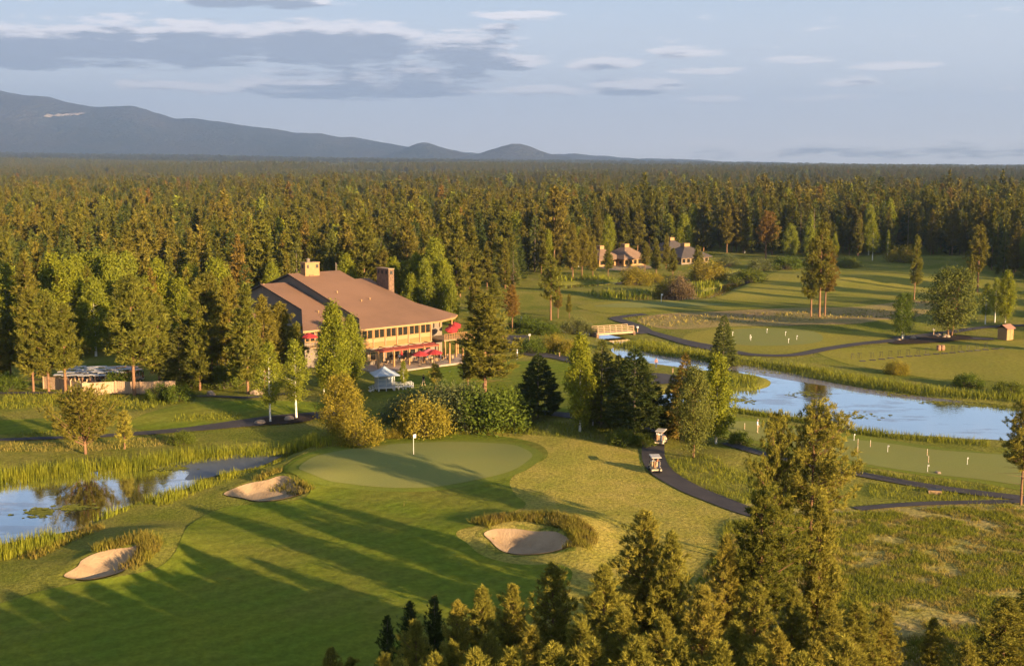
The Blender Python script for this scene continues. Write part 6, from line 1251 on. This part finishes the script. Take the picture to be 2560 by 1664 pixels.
stuff('reeds', [blades(band([(-60, 1114), (0, 1109), (130, 1095), (300, 1078), (450, 1058), (560, 1044), (660, 1037), (740, 1031)], 3.2, 75), .9, 1.8, .024, .09),
    blades(band([(350, 1172), (405, 1154), (445, 1138), (475, 1128)], 2.2, 70, clump=.4), .6, 1.3, .024, .1), blades(band([(510, 1114), (555, 1104)], 1.5, 60), .5, 1.1, .024, .1), blades(band([(190, 1234), (245, 1208), (325, 1190)], 2.2, 70, clump=.38), .6, 1.4, .024, .1), blades(band([(-80, 1312), (0, 1292), (60, 1274), (140, 1256)], 3.6, 50, clump=.3), .7, 1.6, .024, .12),
    blades(band([(700, 1040), (780, 1028), (860, 1016)], 4.0, 26), .7, 1.5, .026, .15), blades(band([(1380, 690), (1440, 688), (1500, 678), (1600, 672)], 10, 2.2), 1.2, 2.0, .12, .1), blades(band([(1590, 672), (1660, 660)], 5, 3), 1.2, 2.0, .12, .1), blades(band([(1270, 652), (1420, 648)], 6, 2), 1.0, 1.8, .14, .1)], MT['reed'], 'tall green reeds crowding the pond banks')
stuff('bank_grass', [blades(band([(1440, 798), (1560, 822), (1700, 838), (1800, 850), (1900, 868), (2000, 886), (2100, 902), (2200, 914), (2380, 930), (2560, 945)], 4.5, 26), .5, 1.2, .032, .2), blades(band([(1700, 956), (1800, 968), (1880, 981), (1960, 998), (2080, 1015), (2200, 1026), (2300, 1034)], 2.6, 44), .4, 1.0, .026, .2),
    blades(band([(1700, 885), (1760, 886)], 9, 10), .6, 1.1, .05, .2), blades(band([(1220, 815), (1330, 835), (1400, 845), (1440, 850)], 5, 8), .6, 1.3, .06, .25), blades(band([(1480, 795), (1560, 812), (1650, 828)], 5, 8), .5, 1.1, .05, .25), blades(band([(1520, 882), (1600, 886), (1700, 900)], 3.5, 10), .5, 1.0, .05, .2),
    blades(band([(640, 1066), (560, 1098), (470, 1128), (380, 1164), (270, 1196), (170, 1240), (40, 1296)], 3.0, 30, clump=.4), .2, .5, .022, .25), blades(band([(1000, 1004), (1150, 996), (1300, 1000), (1450, 1015), (1500, 1030)], 6.0, 20), .25, .7, .026, .3), blades(band([(0, 935), (150, 930), (280, 928), (400, 940)], 10, 14), .3, .8, .032, .25), blades(band([(400, 972), (500, 970), (560, 968)], 3, 26), .25, .6, .028, .25), blades(band([(40, 1012), (140, 1008), (250, 1004)], 3, 26), .25, .6, .028, .25),
    blades(band([(1570, 1070), (1620, 1100), (1700, 1130), (1790, 1160)], 9, 26), .25, .6, .022, .3), blades(band([(1900, 1085), (2100, 1112), (2330, 1140)], 2.5, 30), .25, .6, .022, .3), blades(band([(2020, 1140), (2160, 1152), (2350, 1170)], 5, 26), .25, .6, .022, .3)], MT['sedge'], 'long green grass along banks and path edges')
Pm = rsG.uniform((0, 74), (64, 122), (150000, 2)); MEADOW = GP(D([(1690, 1215), (1780, 1200), (2000, 1192), (2200, 1180), (2480, 1178), (2480, 1640), (1420, 1640), (1560, 1440), (1660, 1300)]))
Pm = Pm[inside(MEADOW, Pm)]; km = vnoise(Pm[:, 0], Pm[:, 1], 2.6, 9) * .6 + vnoise(Pm[:, 0], Pm[:, 1], .9, 4) * .4; Pg = Pm[km > .52]; Pd = Pm[(km <= .52) & (km > .36)]
stuff('meadow_grass', [blades(Pg, .15, .5, .022, .4, 3)], MT['sedge'], 'tufts of green meadow grass at the lower right')
stuff('dry_grass', [blades(Pd, .12, .4, .022, .45, 3), blades(band([(0, 1040), (120, 1038), (280, 1034), (420, 1020)], 5, 24), .2, .5, .026, .3), blades(band([(1480, 750), (1700, 740), (1900, 735), (2100, 728)], 16, 1.1), .3, .6, .12, .3)], MT['dry_grass'], 'dry pale grass over the meadows')
stuff('bunker_fescue', [blades(band([(1112, 1222), (1150, 1208), (1210, 1202), (1280, 1206), (1330, 1220), (1356, 1246), (1340, 1272)], 2.6, 90), .3, .7, .02, .35, 2), blades(band([(600, 1118), (630, 1100), (650, 1098)], 1.4, 50), .3, .7, .03, .3, 2), blades(band([(640, 1128), (660, 1118), (700, 1132), (716, 1144)], 1.8, 50), .3, .7, .03, .3, 2),
    blades(band([(215, 1282), (270, 1268), (320, 1254), (345, 1252), (346, 1274), (318, 1300), (290, 1318)], 1.9, 50), .35, .85, .03, .3, 2), blades(band([(60, 1300), (140, 1262), (230, 1225)], 2.0, 26), .3, .7, .03, .3, 2)], MT['fescue'], 'shaggy brown green fescue round the bunkers')
def pads(cx, cy, rx, ry, n):
    x, y = G(cx, cy, WL); sx_ = abs(G(cx + rx, cy, WL)[0] - x); sy_ = abs(G(cx, cy - ry, WL)[1] - y); p = rsG.normal(0, .5, (n, 2)) * (sx_, sy_) + (x, y); V = []
    for (a, b) in p:
        r = rsG.uniform(.12, .34); t = rsG.rand() * 6; ring = [(a + r * math.cos(t + k), b + r * math.sin(t + k), WL + .012 + rsG.rand() * .03) for k in np.linspace(0, 5.9, 7)]
        for k in range(6): V += [(a, b, WL + .015), ring[k], ring[k + 1]]
    return np.array(V)
stuff('lily_pads', [pads(2252, 980, 55, 10, 200), pads(2440, 1010, 60, 8, 160), pads(2345, 1005, 40, 5, 70), pads(1850, 1000, 40, 9, 80), pads(1930, 925, 60, 10, 60), pads(95, 1280, 40, 12, 120), pads(190, 1270, 40, 8, 90), pads(430, 1170, 40, 6, 90), pads(2130, 1040, 60, 8, 60), pads(2560, 1015, 60, 8, 80), pads(2015, 985, 50, 8, 50)], MT['lily'], 'floating lily pads and weed on the ponds')

# ------------------------------------------------------------------ haze
def haze():
    mb = MB(); mb.box((0, 7900, 448), (18600, 16900, 904)); o = mb.build('haze', bpy.data.materials.new('evening_haze')); m = o.data.materials[0]; m.use_nodes = True; nt = m.node_tree
    nt.nodes.clear(); out = nt.nodes.new('ShaderNodeOutputMaterial'); v = nt.nodes.new('ShaderNodeVolumePrincipled'); v.inputs['Density'].default_value = HAZE; v.inputs['Color'].default_value = (.60, .77, 1.0, 1); v.inputs['Anisotropy'].default_value = 0.66
    nt.links.new(v.outputs[0], out.inputs['Volume']); tag(o, label='thin evening haze over the plain', kind='stuff')
HAZE = 9.5e-5
haze()
